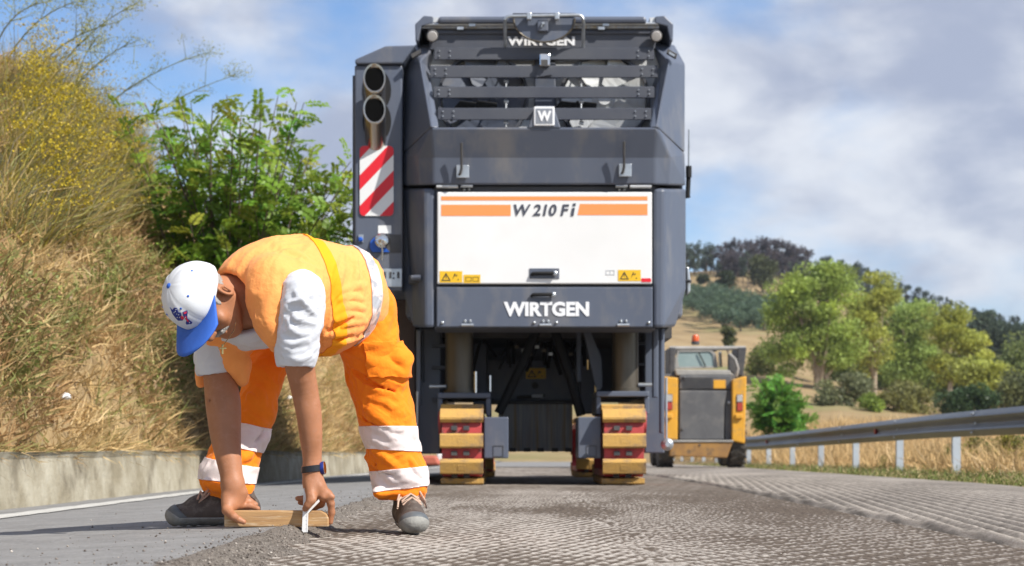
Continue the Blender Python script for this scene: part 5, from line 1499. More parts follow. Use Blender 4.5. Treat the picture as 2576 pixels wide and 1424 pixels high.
M('gold', (0.80, 0.62, 0.28), rough=0.25, metal=1.0)
M('watch_rubber', (0.012, 0.014, 0.02), rough=0.5)
M('watch_blue', (0.03, 0.05, 0.28), rough=0.3, metal=0.5)
M('eye_white', (0.7, 0.68, 0.65), rough=0.2)

class Sdf:
    """signed-distance sculpting on a grid; mesh() extracts one continuous surface"""
    def __init__(s, lo, hi, h):
        s.h = h; s.lo = np.array(lo, float); s.n = np.ceil((np.array(hi) - s.lo) / h).astype(int) + 1
        s.V = np.full(s.n, 0.2, dtype=np.float32)
    def sub(s, lo, hi):
        a = np.clip(np.floor((lo - s.lo) / s.h).astype(int), 0, s.n); b = np.clip(np.ceil((hi - s.lo) / s.h).astype(int) + 1, 0, s.n)
        sl = tuple(slice(i, j) for i, j in zip(a, b))
        g = [(s.lo[i] + s.h * np.arange(a[i], b[i])).astype(np.float32) for i in range(3)]
        return sl, g[0][:, None, None], g[1][None, :, None], g[2][None, None, :]
    def blend(s, sl, d, k, op):
        c = s.V[sl]
        if op == 's': c2 = -c; 
        else: c2 = c
        k = max(k, 1e-4)
        h = np.clip(0.5 + 0.5 * (c2 - d) / k, 0, 1)
        r = c2 * (1 - h) + d * h - k * h * (1 - h)
        s.V[sl] = -r if op == 's' else r
    def cone(s, a, b, ra, rb, k=0.01, op='u', flat=None):
        """tapered capsule; flat = (axis, factor) squashes the section along an axis"""
        a = np.asarray(a, float); b = np.asarray(b, float); m = max(ra, rb) * (1.0 if flat is None else max(1, flat[1])) + k + 3 * s.h
        sl, x, y, z = s.sub(np.minimum(a, b) - m, np.maximum(a, b) + m)
        ab = b - a; L2 = float(ab @ ab) + 1e-12
        t = np.clip(((x - a[0]) * ab[0] + (y - a[1]) * ab[1] + (z - a[2]) * ab[2]) / L2, 0, 1)
        px = x - a[0] - t * ab[0]; py = y - a[1] - t * ab[1]; pz = z - a[2] - t * ab[2]
        q = px * px + py * py + pz * pz
        if flat is not None:
            ax = np.asarray(flat[0], float); ax = ax / np.linalg.norm(ax)
            w = px * ax[0] + py * ax[1] + pz * ax[2]
            q = np.maximum(q + w * w * (1.0 / flat[1] ** 2 - 1.0), 0)
        d = np.sqrt(q) - (ra + t * (rb - ra))
        if flat is not None: d = d * min(1, flat[1])
        s.blend(sl, d.astype(np.float32), k, op); return s
    def hit(s, x, y, d0=4.85, d1=5.9):
        ds = np.arange(d0, d1, s.h * 0.7); q = np.array([P(x, y, d) for d in ds]); i = np.round((q - s.lo) / s.h).astype(int)
        ok = ((i >= 0) & (i < s.n)).all(1); v = np.full(len(ds), 1.0); v[ok] = s.V[i[ok, 0], i[ok, 1], i[ok, 2]]
        w = np.argmax(v < 0); return ds[w] if (v < 0).any() else None
    def stroke(s, pts, r, lift, k=0.012, op='u'):
        """fold drawn on the surface along photograph points; lift > 0 stands proud"""
        o = []
        for i, (x, y) in enumerate(pts):
            d = s.hit(x, y)
            if d is None: continue
            t = 1.0 if 0 < i < len(pts) - 1 else 0.55
            o.append(Q(x, y, d + W(r, d) - lift, r * t))
        if len(o) > 1: s.schain(o, k, op)
    def schain(s, pts, k=0.01, op='u', n=4):
        a = np.array(pts, float); m = len(a); e = np.vstack([2 * a[0] - a[1], a, 2 * a[-1] - a[-2]]); o = []
        for i in range(m - 1):
            p0, p1, p2, p3 = e[i:i + 4]
            for t in np.linspace(0, 1, n, endpoint=False):
                o.append(0.5 * (2 * p1 + (p2 - p0) * t + (2 * p0 - 5 * p1 + 4 * p2 - p3) * t * t + (3 * p1 - p0 - 3 * p2 + p3) * t ** 3))
        o.append(a[-1]); return s.chain([tuple(q) for q in o], k, op)
    def chain(s, pts, k=0.01, op='u', flat=None):
        for p, q in zip(pts[:-1], pts[1:]): s.cone(p[:3], q[:3], p[3], q[3], k, op, flat)
        return s
    def ell(s, c, axes, r, k=0.01, op='u'):
        c = np.asarray(c, float); m = max(r) + k + 3 * s.h
        sl, x, y, z = s.sub(c - m, c + m)
        f = 0; g = 0
        for ax, rr in zip(axes, r):
            w = (x - c[0]) * ax[0] + (y - c[1]) * ax[1] + (z - c[2]) * ax[2]
            f = f + (w / rr) ** 2; g = g + (w / rr ** 2) ** 2
        f = np.sqrt(f); d = f * (f - 1) / np.maximum(np.sqrt(g), 1e-6)
        s.blend(sl, d.astype(np.float32), k, op); return s
    def cut(s, n, c, k=0.004):
        """remove where n.p > c"""
        sl, x, y, z = s.sub(s.lo, s.lo + s.h * s.n)
        d = (x * n[0] + y * n[1] + z * n[2] - c).astype(np.float32)
        s.V = np.maximum(s.V, d); return s
    def mesh(s, smooth=2):
        V = s.V; V[0] = V[-1] = 0.1; V[:, 0] = V[:, -1] = 0.1; V[:, :, 0] = V[:, :, -1] = 0.1
        ins = V < 0
        c = np.zeros(tuple(np.array(V.shape) - 1), np.int8)
        for dx in (0, 1):
            for dy in (0, 1):
                for dz in (0, 1): c += ins[dx:V.shape[0] - 1 + dx, dy:V.shape[1] - 1 + dy, dz:V.shape[2] - 1 + dz]
        act = (c > 0) & (c < 8)
        I = np.argwhere(act); idx = np.full(act.shape, -1, np.int32); idx[act] = np.arange(len(I))
        acc = np.zeros((len(I), 3)); cnt = np.zeros(len(I))
        cor = [(0, 0, 0), (1, 0, 0), (0, 1, 0), (1, 1, 0), (0, 0, 1), (1, 0, 1), (0, 1, 1), (1, 1, 1)]
        val = [V[I[:, 0] + o[0], I[:, 1] + o[1], I[:, 2] + o[2]].astype(float) for o in cor]
        for i in range(8):
            for ax in range(3):
                if cor[i][ax]: continue
                o = list(cor[i]); o[ax] = 1; j = cor.index(tuple(o))
                m = (val[i] < 0) != (val[j] < 0)
                t = val[i][m] / (val[i][m] - val[j][m])
                p = np.array(cor[i], float)[None] * np.ones((m.sum(), 1)); p[:, ax] += t
                acc[m] += p; cnt[m] += 1
        P_ = s.lo + s.h * (I + acc / cnt[:, None])
        F = []
        for ax in range(3):
            u, w = (ax + 1) % 3, (ax + 2) % 3
            A = np.moveaxis(ins, ax, 0)
            d = A[:-1] != A[1:]
            E = np.argwhere(d); sg = A[:-1][d]
            # E axes order: ax, then the remaining axes in increasing order
            rest = [q for q in range(3) if q != ax]
            e = np.zeros_like(E); e[:, ax] = E[:, 0]; e[:, rest[0]] = E[:, 1]; e[:, rest[1]] = E[:, 2]
            ok = (e[:, u] > 0) & (e[:, w] > 0) & (e[:, u] < V.shape[u] - 1) & (e[:, w] < V.shape[w] - 1)
            e = e[ok]; sg = sg[ok]
            def ix(du, dw):
                q = e.copy(); q[:, u] -= du; q[:, w] -= dw; return idx[q[:, 0], q[:, 1], q[:, 2]]
            quad = np.stack([ix(1, 1), ix(0, 1), ix(0, 0), ix(1, 0)], 1)
            quad[~sg] = quad[~sg][:, ::-1]; F.append(quad)
        F = np.concatenate(F); F = F[(F >= 0).all(1)]
        P_ = relax(P_, F, smooth)
        return P_, F
def relax(P_, F, it):
    e = np.concatenate([F[:, [0, 1]], F[:, [1, 2]], F[:, [2, 3]], F[:, [3, 0]]])
    for k in range(it):
        a = np.zeros_like(P_); n = np.zeros(len(P_))
        for i, j in ((0, 1), (1, 0)):
            for q in range(3): a[:, q] += np.bincount(e[:, i], P_[e[:, j], q], len(P_))
            n += np.bincount(e[:, i], minlength=len(P_))
        P_ = P_ * 0.5 + 0.5 * a / np.maximum(n, 1)[:, None]
    return P_
def vnormals(P_, F):
    n = np.cross(P_[F[:, 2]] - P_[F[:, 0]], P_[F[:, 3]] - P_[F[:, 1]])
    o = np.zeros_like(P_)
    for k in range(4):
        for q in range(3): o[:, q] += np.bincount(F[:, k], n[:, q], len(P_))
    return unit(o)
def fold(P_, F, amp, freq, direction, seed, warp=0.5):
    """cloth folds: ridges running along 'direction'"""
    dv = np.array(direction, float); dv = dv / np.linalg.norm(dv)
    n = vnormals(P_, F)
    along = (P_ @ dv)[:, None] * dv
    q = (P_ - along) + along * 0.25
    w = fbm(q, seed, freq, 3, 0.55)
    w = 1 - np.abs(w) * 1.3
    mask = sstep(-0.4, 0.8, vnoise(P_, seed + 50, 12, 5.0))
    return P_ + n * (amp * w * (0.35 + 0.65 * mask))[:, None]
def band(P_, F, planes, off, name, mat, parent, keep=None):
    """strip of a garment between planes [(normal, lo, hi)], lifted off it"""
    bm = bmesh.new(); N = vnormals(P_, F)
    nn = np.array(planes[0][0]); c = P_ @ nn
    ok = np.ones(len(P_), bool)
    for n_, lo, hi in planes:
        q = P_ @ np.array(n_); ok &= (q > lo - 0.02) & (q < hi + 0.02)
    if keep is not None: ok &= keep(P_)
    fs = F[ok[F].all(1)]
    used = np.unique(fs); mp = {int(u): bm.verts.new(P_[u] + N[u] * 0.0005) for u in used}
    for f in fs:
        try: bm.faces.new([mp[int(i)] for i in f])
        except ValueError: pass
    for n_, lo, hi in planes:
        n_ = Vector(tuple(map(float, n_))); l2 = n_.length_squared
        bmesh.ops.bisect_plane(bm, geom=bm.verts[:] + bm.edges[:] + bm.faces[:], plane_co=n_ * (hi / l2), plane_no=n_, clear_outer=True)
        bmesh.ops.bisect_plane(bm, geom=bm.verts[:] + bm.edges[:] + bm.faces[:], plane_co=n_ * (lo / l2), plane_no=n_, clear_inner=True)
    if not bm.faces: bm.free(); return None
    r = bmesh.ops.extrude_face_region(bm, geom=bm.faces[:])
    vs = [v for v in r['geom'] if isinstance(v, bmesh.types.BMVert)]
    bm.normal_update(); mv = [(v, v.normal.copy()) for v in vs]
    for v, n_ in mv: v.co += n_ * off
    bmesh.ops.recalc_face_normals(bm, faces=bm.faces)
    for f in bm.faces: f.smooth = True
    org = origin_of(parent)
    for v in bm.verts: v.co -= org
    me = bpy.data.meshes.new(name); bm.to_mesh(me); bm.free()
    return link(name, me, mat, parent)

def Q(x, y, d, r):
    return (*P(x, y, d), W(r, d))
def Qs(l): return [Q(*q) for q in l]
man = thing('person', (float(P(780, 0, 5.45)[0]), 5.45, 0.0), 'person in white cap, orange vest and trousers bending down over a board', 'person')

# head frame: L to his left, F forward, U up through the crown
Lh = np.array([0.73, -0.63, 0.21]); Fh = np.array([0.03, -0.29, -0.955])
Lh = Lh / np.linalg.norm(Lh); Fh = Fh - Lh * (Fh @ Lh); Fh /= np.linalg.norm(Fh); Uh = np.cross(Fh, Lh)
HC = P(517, 754, 5.10)
def H(l, f, u): return HC + Lh * l + Fh * f + Uh * u
AX = (Lh, Fh, Uh)

lo = np.array([P(395, 0, 5.0)[0], 4.86, 0.0]); hi = np.array([P(880, 0, 5.3)[0], 5.62, 0.93])
sk = Sdf(lo, hi, 0.0026)
# skull, jaw, neck
sk.ell(H(0, -0.008, 0.030), AX, (0.072, 0.090, 0.088), 0.01)
sk.ell(H(0, 0.030, -0.020), AX, (0.059, 0.064, 0.080), 0.02)
sk.cone(H(0, 0.045, -0.075), H(0, 0.062, -0.092), 0.042, 0.030, 0.03)
for s_ in (-1, 1):
    sk.cone(H(s_ * 0.055, -0.005, -0.045), H(s_ * 0.022, 0.068, -0.095), 0.022, 0.018, 0.03)       # jaw line
    sk.ell(H(s_ * 0.042, 0.066, -0.022), AX, (0.022, 0.016, 0.018), 0.025)                          # cheek
    sk.ell(H(s_ * 0.030, 0.092, 0.012), AX, (0.015, 0.012, 0.010), 0.012, 's')                      # eye socket
    sk.cone(H(s_ * 0.012, 0.092, 0.026), H(s_ * 0.045, 0.084, 0.026), 0.008, 0.007, 0.012)          # brow
    sk.ell(H(s_ * 0.030, 0.080, 0.010), AX, (0.013, 0.012, 0.010), 0.006)                           # lids
    # ear
    e0 = H(s_ * 0.080, -0.010, -0.006)
    sk.ell(e0, (unit(Lh * s_ * 0.8 - Fh * 0.55), unit(Fh * 0.8 + Lh * s_ * .55), Uh), (0.010, 0.021, 0.035), 0.006)
    sk.ell(e0 + Lh * s_ * 0.010 + Fh * 0.004 + Uh * 0.003, (unit(Lh * s_ * 0.8 - Fh * 0.55), unit(Fh * 0.8 + Lh * s_ * .55), Uh), (0.006, 0.010, 0.018), 0.005, 's')
    sk.cone(e0 + Lh * s_ * 0.012 + Fh * 0.002 + Uh * -0.012, e0 + Lh * s_ * 0.012 - Fh * 0.004 + Uh * 0.010, 0.0035, 0.003, 0.003)
sk.cone(H(0, 0.090, 0.018), H(0, 0.112, -0.020), 0.009, 0.014, 0.012)                               # nose
for s_ in (-1, 1): sk.ell(H(s_ * 0.012, 0.100, -0.024), AX, (0.010, 0.012, 0.009), 0.008)
sk.cone(H(-0.02, 0.090, -0.062), H(0.02, 0.090, -0.062), 0.007, 0.007, 0.008)                       # lips
sk.cone(H(-0.018, 0.088, -0.073), H(0.018, 0.088, -0.073), 0.006, 0.006, 0.008)
sk.cone(H(-0.02, 0.100, -0.0675), H(0.02, 0.100, -0.0675), 0.003, 0.003, 0.004, 's')
sk.cone(H(0.012, 0.075, -0.05), H(0.045, 0.045, -0.085), 0.004, 0.004, 0.01, 's')                   # cheek fold
NB = P(622, 742, 5.22)
sk.cone(H(0, -0.028, -0.03), NB, 0.052, 0.064, 0.02)
# chest and trunk core
sk.chain(Qs([(640, 745, 5.25, 80), (760, 740, 5.35, 92), (880, 760, 5.46, 88)]), 0.05)
sk.chain(Qs([(735, 735, 5.16, 46), (640, 765, 5.25, 70), (565, 850, 5.34, 46)]), 0.04)
# near (left) arm
sk.schain(Qs([(754, 738, 5.09, 46), (750, 830, 5.11, 41), (752, 905, 5.13, 37), (767, 985, 5.17, 32.5), (777, 1040, 5.18, 30.5), (782, 1095, 5.19, 27.5), (785, 1145, 5.20, 23), (786, 1192, 5.20, 21)]), 0.006)
sk.ell(P(786, 1022, 5.21), np.eye(3), (0.020, 0.02, 0.028), 0.02)
# far (right) arm
sk.schain(Qs([(552, 860, 5.34, 44), (551, 930, 5.34, 39), (559, 995, 5.31, 42), (563, 1035, 5.30, 41.5), (567, 1090, 5.285, 37.5), (574, 1145, 5.26, 31.5), (583, 1200, 5.245, 26.5), (586, 1222, 5.24, 25.5)]), 0.006)
sk.cone(P(530, 1008, 5.27), P(575, 1024, 5.262), 0.0022, 0.0015, 0.012, 's')
# far hand: palm towards us, thumb across the front of the board, fingers over its top
kf = 0.006
sk.cone(*[P(586, 1222, 5.24), P(580, 1268, 5.225)], W(25, 5.24), W(20, 5.22), 0.02, flat=((0, 1, 0), 0.85))
sk.cone(P(608, 1240, 5.245), P(598, 1266, 5.245), W(16, 5.24), W(15, 5.24), 0.012)
sk.cone(P(572, 1252, 5.225), P(572, 1284, 5.205), W(15, 5.22), W(13.5, 5.2), 0.012)
sk.chain(Qs([(571, 1284, 5.200, 12.5), (588, 1300, 5.178, 9.5), (600, 1307, 5.172, 8.2), (613, 1313, 5.172, 6.8)]), kf)
for pts in ([(600, 1252, 5.255, 9), (621, 1250, 5.29, 8), (637, 1260, 5.295, 6.6)], [(603, 1262, 5.25, 9.5), (626, 1260, 5.275, 8.2), (643, 1269, 5.27, 6.8)], [(600, 1273, 5.25, 9.5), (628, 1272, 5.255, 8.2), (648, 1279.5, 5.25, 6.8)], [(590, 1279, 5.255, 9), (608, 1280, 5.262, 7.6), (622, 1281, 5.275, 6.2)]):
    sk.chain(Qs(pts), kf)
# near hand: back of the hand, thumb pressing the rule, fingers round the board's end
sk.cone(P(786, 1190, 5.20), P(792, 1222, 5.195), W(21, 5.2), W(25, 5.2), 0.02, flat=((0, 1, 0), 0.8))
sk.cone(P(790, 1222, 5.195), P(812, 1242, 5.195), W(24, 5.2), W(18, 5.2), 0.015, flat=((0, 1, 0), 0.8))
sk.cone(P(779, 1212, 5.19), P(783, 1248, 5.168), W(15, 5.2), W(13, 5.2), 0.012)
sk.chain(Qs([(784, 1250, 5.166, 12.5), (781, 1261, 5.160, 10.5), (774, 1271, 5.160, 9), (767.5, 1280, 5.163, 7.6)]), kf)
for pts in ([(825, 1243, 5.20, 12), (832, 1266, 5.205, 9.5), (834.5, 1289, 5.212, 8.2), (831.5, 1314, 5.215, 6.4)],
            [(815, 1248, 5.205, 11.5), (808, 1268, 5.235, 9), (789, 1279, 5.245, 7.4)],
            [(790, 1243, 5.20, 11), (768, 1254, 5.225, 8.2), (749, 1254, 5.222, 6.6)],
            [(797, 1250, 5.21, 11), (774, 1266, 5.245, 8.2), (755, 1264, 5.240, 6.6)]):
    sk.chain(Qs(pts), kf)
for kx, ky, kd in ((836, 1250, 5.195), (812, 1250, 5.185), (789, 1257, 5.158)): sk.ell(P(kx, ky, kd), np.eye(3), (0.008, 0.008, 0.008), 0.008)
pv, pf = sk.mesh(1)
del sk
body = obj('body', pv, pf, 'skin', man, smooth=True)
tag(body, 'tanned bare arms, hands and bowed face')
# eyes
for s_ in (-1, 1):
    b = MB(); b.lathe(H(s_ * 0.030, 0.076, 0.010), Fh, [(-0.011, 0.001), (-0.008, 0.008), (0, 0.0112), (0.008, 0.008), (0.0112, 0.001)], 12); b.build('eye', 'eye_white', man, smooth=True)
# moustache, hair
mo = Sdf(HC - 0.16, HC + 0.16, 0.0022)
for s_ in (-1, 1): mo.chain([(*H(s_ * 0.002, 0.097, -0.046), 0.0080), (*H(s_ * 0.018, 0.090, -0.050), 0.0085), (*H(s_ * 0.032, 0.074, -0.060), 0.0070)], 0.004)
v_, f_ = mo.mesh(1); obj('moustache', v_ + 0.0012 * vnoise(v_, 5, 16, 180)[:, None], f_, 'hair_white', man, smooth=True)
ha = Sdf(HC - 0.16, HC + 0.16, 0.003)
ha.ell(H(0, -0.010, 0.030), AX, (0.0745, 0.094, 0.088), 0.005)
ha.cut(Uh, Uh @ HC + 0.045); ha.cut(-Uh, -(Uh @ HC) + 0.036)
for s_ in (-1, 1):
    ha.ell(H(s_ * 0.082, -0.006, -0.008), AX, (0.03, 0.030, 0.034), 0.004, 's')
    ha.cone(H(s_ * 0.066, 0.026, 0.025), H(s_ * 0.062, 0.028, -0.006), 0.008, 0.005, 0.004)
ha.cut(Fh - 0.0 * Uh, Fh @ HC + 0.046)
v_, f_ = ha.mesh(1); obj('hair', v_ + 0.0015 * vnoise(v_, 6, 16, 150)[:, None], f_, 'hair_white', man, smooth=True)

# t-shirt: trunk and short sleeves, open at the neck
lo = np.array([P(478, 0, 5.3)[0], 4.90, 0.24]); hi = np.array([P(1010, 0, 5.5)[0], 5.75, 0.93])
sh = Sdf(lo, hi, 0.0035)
sh.chain(Qs([(640, 745, 5.25, 92), (760, 735, 5.35, 103), (880, 755, 5.46, 98)]), 0.05)
sh.chain(Qs([(735, 732, 5.15, 55), (645, 770, 5.25, 86), (575, 850, 5.33, 56)]), 0.04)
sh.cone(P(635, 805, 5.24), P(690, 812, 5.26), W(66, 5.24), W(60, 5.25), 0.03)
sh.schain(Qs([(762, 732, 5.075, 53), (757, 795, 5.085, 49), (749, 850, 5.10, 49), (744, 912, 5.115, 44)]), 0.02)
sh.chain(Qs([(552, 858, 5.335, 52), (545, 900, 5.335, 50), (543, 930, 5.335, 46)]), 0.03)
sh.ell(P(738, 1066, 5.115), np.eye(3), (W(150, 5.1),) * 3, 0.002, 's'); sh.ell(P(552, 1084, 5.34), np.eye(3), (W(150, 5.3),) * 3, 0.002, 's')
sh.cone(H(0, 0, -0.05), P(608, 768, 5.17), 0.085, W(66, 5.2), 0.02, 's')
sh.cone(P(600, 770, 5.15), P(668, 845, 5.08), W(60, 5.15), W(26, 5.1), 0.02, 's')
for st in ([(712, 868), (735, 885), (765, 880)], [(708, 845), (730, 862), (772, 858)], [(715, 890), (745, 902), (778, 893)], [(745, 735), (770, 765), (790, 790)], [(720, 800), (742, 835), (775, 838)], [(725, 772), (750, 800), (788, 812)]):
    sh.stroke(st, 6, 0.0026, 0.012)
v_, f_ = sh.mesh(1); del sh
# hems: cut the sleeves off level
v_ = fold(v_, f_, 0.0035, 9.0, (0.9, 0.2, 0.5), 71)
v_ = fold(v_, f_, 0.0025, 22.0, (1.0, 0.1, 0.35), 72)
shirt = obj('t_shirt', v_, f_, 'shirt_cloth', man, smooth=True)

# orange safety vest
SPN = np.array([0.78, 0.62, 0.0])            # along the bent back, towards the hips
ve = Sdf(lo, hi, 0.0036)
ve.chain(Qs([(655, 714, 5.21, 96), (700, 713, 5.25, 106), (765, 719, 5.31, 112), (860, 726, 5.42, 108)]), 0.05)
ve.chain(Qs([(640, 770, 5.29, 92), (745, 770, 5.38, 108), (865, 775, 5.52, 96)]), 0.05)
ve.cone(P(822, 797, 5.33), P(890, 765, 5.42), W(98, 5.33), W(86, 5.4), 0.04)
ve.cone(P(596, 712, 5.20), P(680, 712, 5.24), W(48, 5.2), W(95, 5.24), 0.04)
ve.chain(Qs([(742, 722, 5.14, 62), (660, 755, 5.24, 90), (580, 840, 5.33, 58), (556, 868, 5.335, 54)]), 0.04)
ve.chain(Qs([(570, 880, 5.31, 46), (598, 915, 5.31, 30), (610, 955, 5.315, 18)]), 0.02)                  # far front panel
ve.chain(Qs([(500, 925, 5.40, 14), (505, 962, 5.40, 12)]), 0.01)
# gathered cloth at the side
for st, r_, l_ in (([(853, 755), (880, 748), (912, 752)], 8, .007), ([(850, 735), (885, 722), (918, 716)], 8, .005), ([(845, 785), (880, 772), (915, 776)], 8, .008), ([(842, 822), (880, 812), (916, 808)], 8, .009),
                   ([(818, 846), (860, 836), (908, 828)], 9, .008), ([(830, 870), (870, 858), (915, 848)], 8, .006), ([(861, 640), (858, 690), (845, 740)], 7, .004), ([(890, 640), (893, 690), (880, 735)], 7, .004), ([(905, 690), (912, 740)], 7, .004),
                   ([(700, 650), (735, 640), (775, 660)], 9, .003), ([(825, 700), (815, 760), (800, 815)], 8, .005), ([(640, 690), (650, 730), (655, 770)], 8, .003), ([(840, 806), (875, 794), (912, 797)], 7, .007)):
    ve.stroke(st, r_, l_, 0.010)
for st, r_, l_ in (([(826, 834), (850, 818), (885, 800)], 5, .0015), ([(838, 852), (880, 844)], 5, .0015)):
    ve.stroke(st, r_, l_, 0.010, 's')
# neck opening and armholes
ve.cone(H(0, 0, -0.03), P(606, 765, 5.17), 0.094, W(74, 5.2), 0.015, 's')
ve.cone(P(598, 776, 5.13), P(640, 855, 5.09), W(54, 5.15), W(38, 5.1), 0.015, 's')
ve.cone(P(752, 738, 5.02), P(755, 745, 5.11), W(60, 5.05), W(57, 5.1), 0.01, 's')
ve.cone(P(750, 800, 4.98), P(742, 905, 5.02), W(72, 5.05), W(60, 5.05), 0.01, 's')
ve.cone(P(520, 905, 5.22), P(545, 985, 5.22), W(52, 5.3), W(60, 5.3), 0.01, 's')
ve.chain(Qs([(668, 770, 5.145, 34), (676, 820, 5.135, 28), (692, 872, 5.13, 13)]), 0.02)                  # near front panel
ve.schain(Qs([(686, 700, 5.115, 58), (684, 745, 5.10, 50), (680, 800, 5.095, 36), (690, 850, 5.10, 20)]), 0.025)
ve.cut(SPN, 3.062)
v_, f_ = ve.mesh(2); del ve
v_ = fold(v_, f_, 0.0060, 4.5, (0.55, 0.3, 0.75), 81)
v_ = fold(v_, f_, 0.0022, 14.0, (0.35, 0.3, 0.85), 82)
vest = obj('safety_vest', v_, f_, 'vest_cloth', man, smooth=True)
VV, VF = v_, f_
SPN2 = np.array([0.80, 0.50, 0.18])
c_s = float(SPN2 @ P(845, 715, 5.20))
band(VV, VF, [(SPN2, c_s - 0.020, c_s + 0.018)], 0.002, 'vest_stripe', 'vest_stripe', vest)
band(VV, VF, [(SPN, 2.960, 3.004)], 0.0035, 'reflective_tape', 'tape_worn', vest)
band(VV, VF, [((0.15, 0.1, 1.0), float(P(820, 893, 5.25) @ np.array([0.15, 0.1, 1.0])) - 0.08, float(P(820, 893, 5.25) @ np.array([0.15, 0.1, 1.0])) + 0.012)], 0.002, 'vest_hem', 'vest_stripe', vest, keep=lambda p: p[:, 0] > -0.66)

# trousers
lo = np.array([P(488, 0, 5.5)[0], 5.28, 0.10]); hi = np.array([P(1090, 0, 5.5)[0], 5.86, 0.86])
tr_ = Sdf(lo, hi, 0.0036)
LEG_R = [(905, 790, 5.49, 90), (925, 850, 5.49, 74), (948, 940, 5.51, 73), (970, 1040, 5.53, 69), (980, 1085, 5.54, 65), (992, 1150, 5.56, 61), (1006, 1198, 5.58, 67), (1009, 1238, 5.59, 60)]
LEG_L = [(850, 790, 5.56, 84), (770, 835, 5.61, 60), (690, 880, 5.58, 52), (662, 930, 5.56, 50), (646, 1030, 5.53, 47), (615, 1100, 5.51, 52), (590, 1150, 5.50, 60), (573, 1196, 5.49, 65), (578, 1230, 5.48, 58)]
tr_.chain(Qs(LEG_R), 0.02); tr_.chain(Qs(LEG_L), 0.02)
tr_.cone(P(850, 775, 5.54), P(908, 780, 5.47), W(88, 5.5), W(78, 5.5), 0.04)
tr_.chain(Qs([(1000, 905, 5.47, 30), (1003, 935, 5.47, 22)]), 0.02)
for pts in ([(1040, 1205, 5.56, 20), (1062, 1212, 5.55, 12)], [(940, 1020, 5.46, 10), (1000, 1075, 5.47, 10)], [(900, 880, 5.42, 9), (960, 915, 5.43, 9)], [(925, 1000, 5.46, 9), (1020, 1045, 5.49, 10)], [(960, 1140, 5.50, 9), (1035, 1170, 5.53, 9)], [(950, 1240, 5.51, 12), (1060, 1236, 5.54, 12)], [(520, 1215, 5.42, 11), (560, 1232, 5.41, 11)], [(630, 1000, 5.47, 8), (680, 1040, 5.50, 8)]):
    tr_.chain(Qs(pts), 0.016)
for st, r_, l_ in (([(861, 880), (900, 890), (940, 912)], 8, .007), ([(872, 862), (910, 868), (950, 862)], 7, .006), ([(903, 1011), (945, 1040), (985, 1078)], 9, .007), ([(930, 1000), (975, 1015), (1020, 1050)], 8, .005), ([(938, 1130), (975, 1155), (1016, 1181)], 9, .008), ([(925, 1150), (950, 1172), (985, 1186)], 8, .006),
                   ([(960, 1245), (1000, 1238), (1055, 1246)], 8, .006), ([(1030, 1150), (1045, 1180), (1060, 1200)], 8, .006), ([(625, 1040), (650, 1060), (672, 1068)], 8, .006), ([(515, 1215), (545, 1228), (580, 1226)], 8, .006), ([(645, 960), (660, 1000), (662, 1040)], 8, .005), ([(640, 1130), (620, 1150), (600, 1160)], 8, .006)):
    tr_.stroke(st, r_, l_, 0.010)
for st, r_ in (([(890, 930), (930, 960), (990, 985)], 7), ([(915, 1050), (950, 1068)], 6), ([(945, 1168), (990, 1196)], 6), ([(660, 1085), (640, 1110)], 6)):
    tr_.stroke(st, r_, 0.0, 0.012, 's')
# open hems
tr_.cone(P(1012, 1300, 5.60), P(1011, 1250, 5.595), W(54, 5.6), W(46, 5.6), 0.004, 's')
tr_.cone(P(560, 1300, 5.47), P(574, 1243, 5.48), W(52, 5.5), W(46, 5.5), 0.004, 's')
tv, tf_ = tr_.mesh(2); del tr_
tv = fold(tv, tf_, 0.0060, 5.0, (0.75, 0.1, -0.55), 91)
tv = fold(tv, tf_, 0.0028, 15.0, (0.8, 0.2, 0.4), 92)
trou = obj('trousers', tv, tf_, 'trouser_cloth', man, smooth=True)
def plane_px(p0, p1, d):
    """plane through two photograph points at distance d, level in depth; normal points up-ish"""
    a, b_ = P(*p0, d), P(*p1, d); t = b_ - a; n = np.array([-t[2], 0, t[0]]); n /= np.linalg.norm(n)
    if n[2] < 0: n = -n
    return n, float(n @ a)
isR = lambda p: p[:, 0] > P(800, 0, 5.5)[0]
isL = lambda p: p[:, 0] < P(800, 0, 5.5)[0]
for (a, b_, a2, b2, d_, kp) in (((905, 1072), (1045, 1072), (917, 1128), (1050, 1136), 5.5, isR), ((930, 1186), (1062, 1174), (945, 1238), (1075, 1222), 5.52, isR),
                                ((600, 1062), (675, 1078), (525, 1108), (650, 1138), 5.47, isL), ((520, 1152), (645, 1176), (505, 1206), (636, 1218), 5.45, isL)):
    n1, c1 = plane_px(a, b_, d_); n2, c2 = plane_px(a2, b2, d_)
    band(tv, tf_, [(n1, c1 - 0.12, c1), (n2, c2, c2 + 0.12)], 0.003, 'reflective_band', 'tape_pale', trou, keep=kp)
# cargo pocket on the near thigh
n1, c1 = plane_px((905, 868), (1010, 858), 5.47); n2, c2 = plane_px((920, 951), (1022, 948), 5.47)
n3 = np.array([0.93, 0.3, 0.22]); x3 = float(n3 @ P(913, 905, 5.44))
band(tv, tf_, [(n1, c1 - 0.2, c1), (n2, c2, c2 + 0.2), (n3, x3, x3 + 0.6)], 0.011, 'cargo_pocket', 'trouser_cloth', trou, keep=isR)

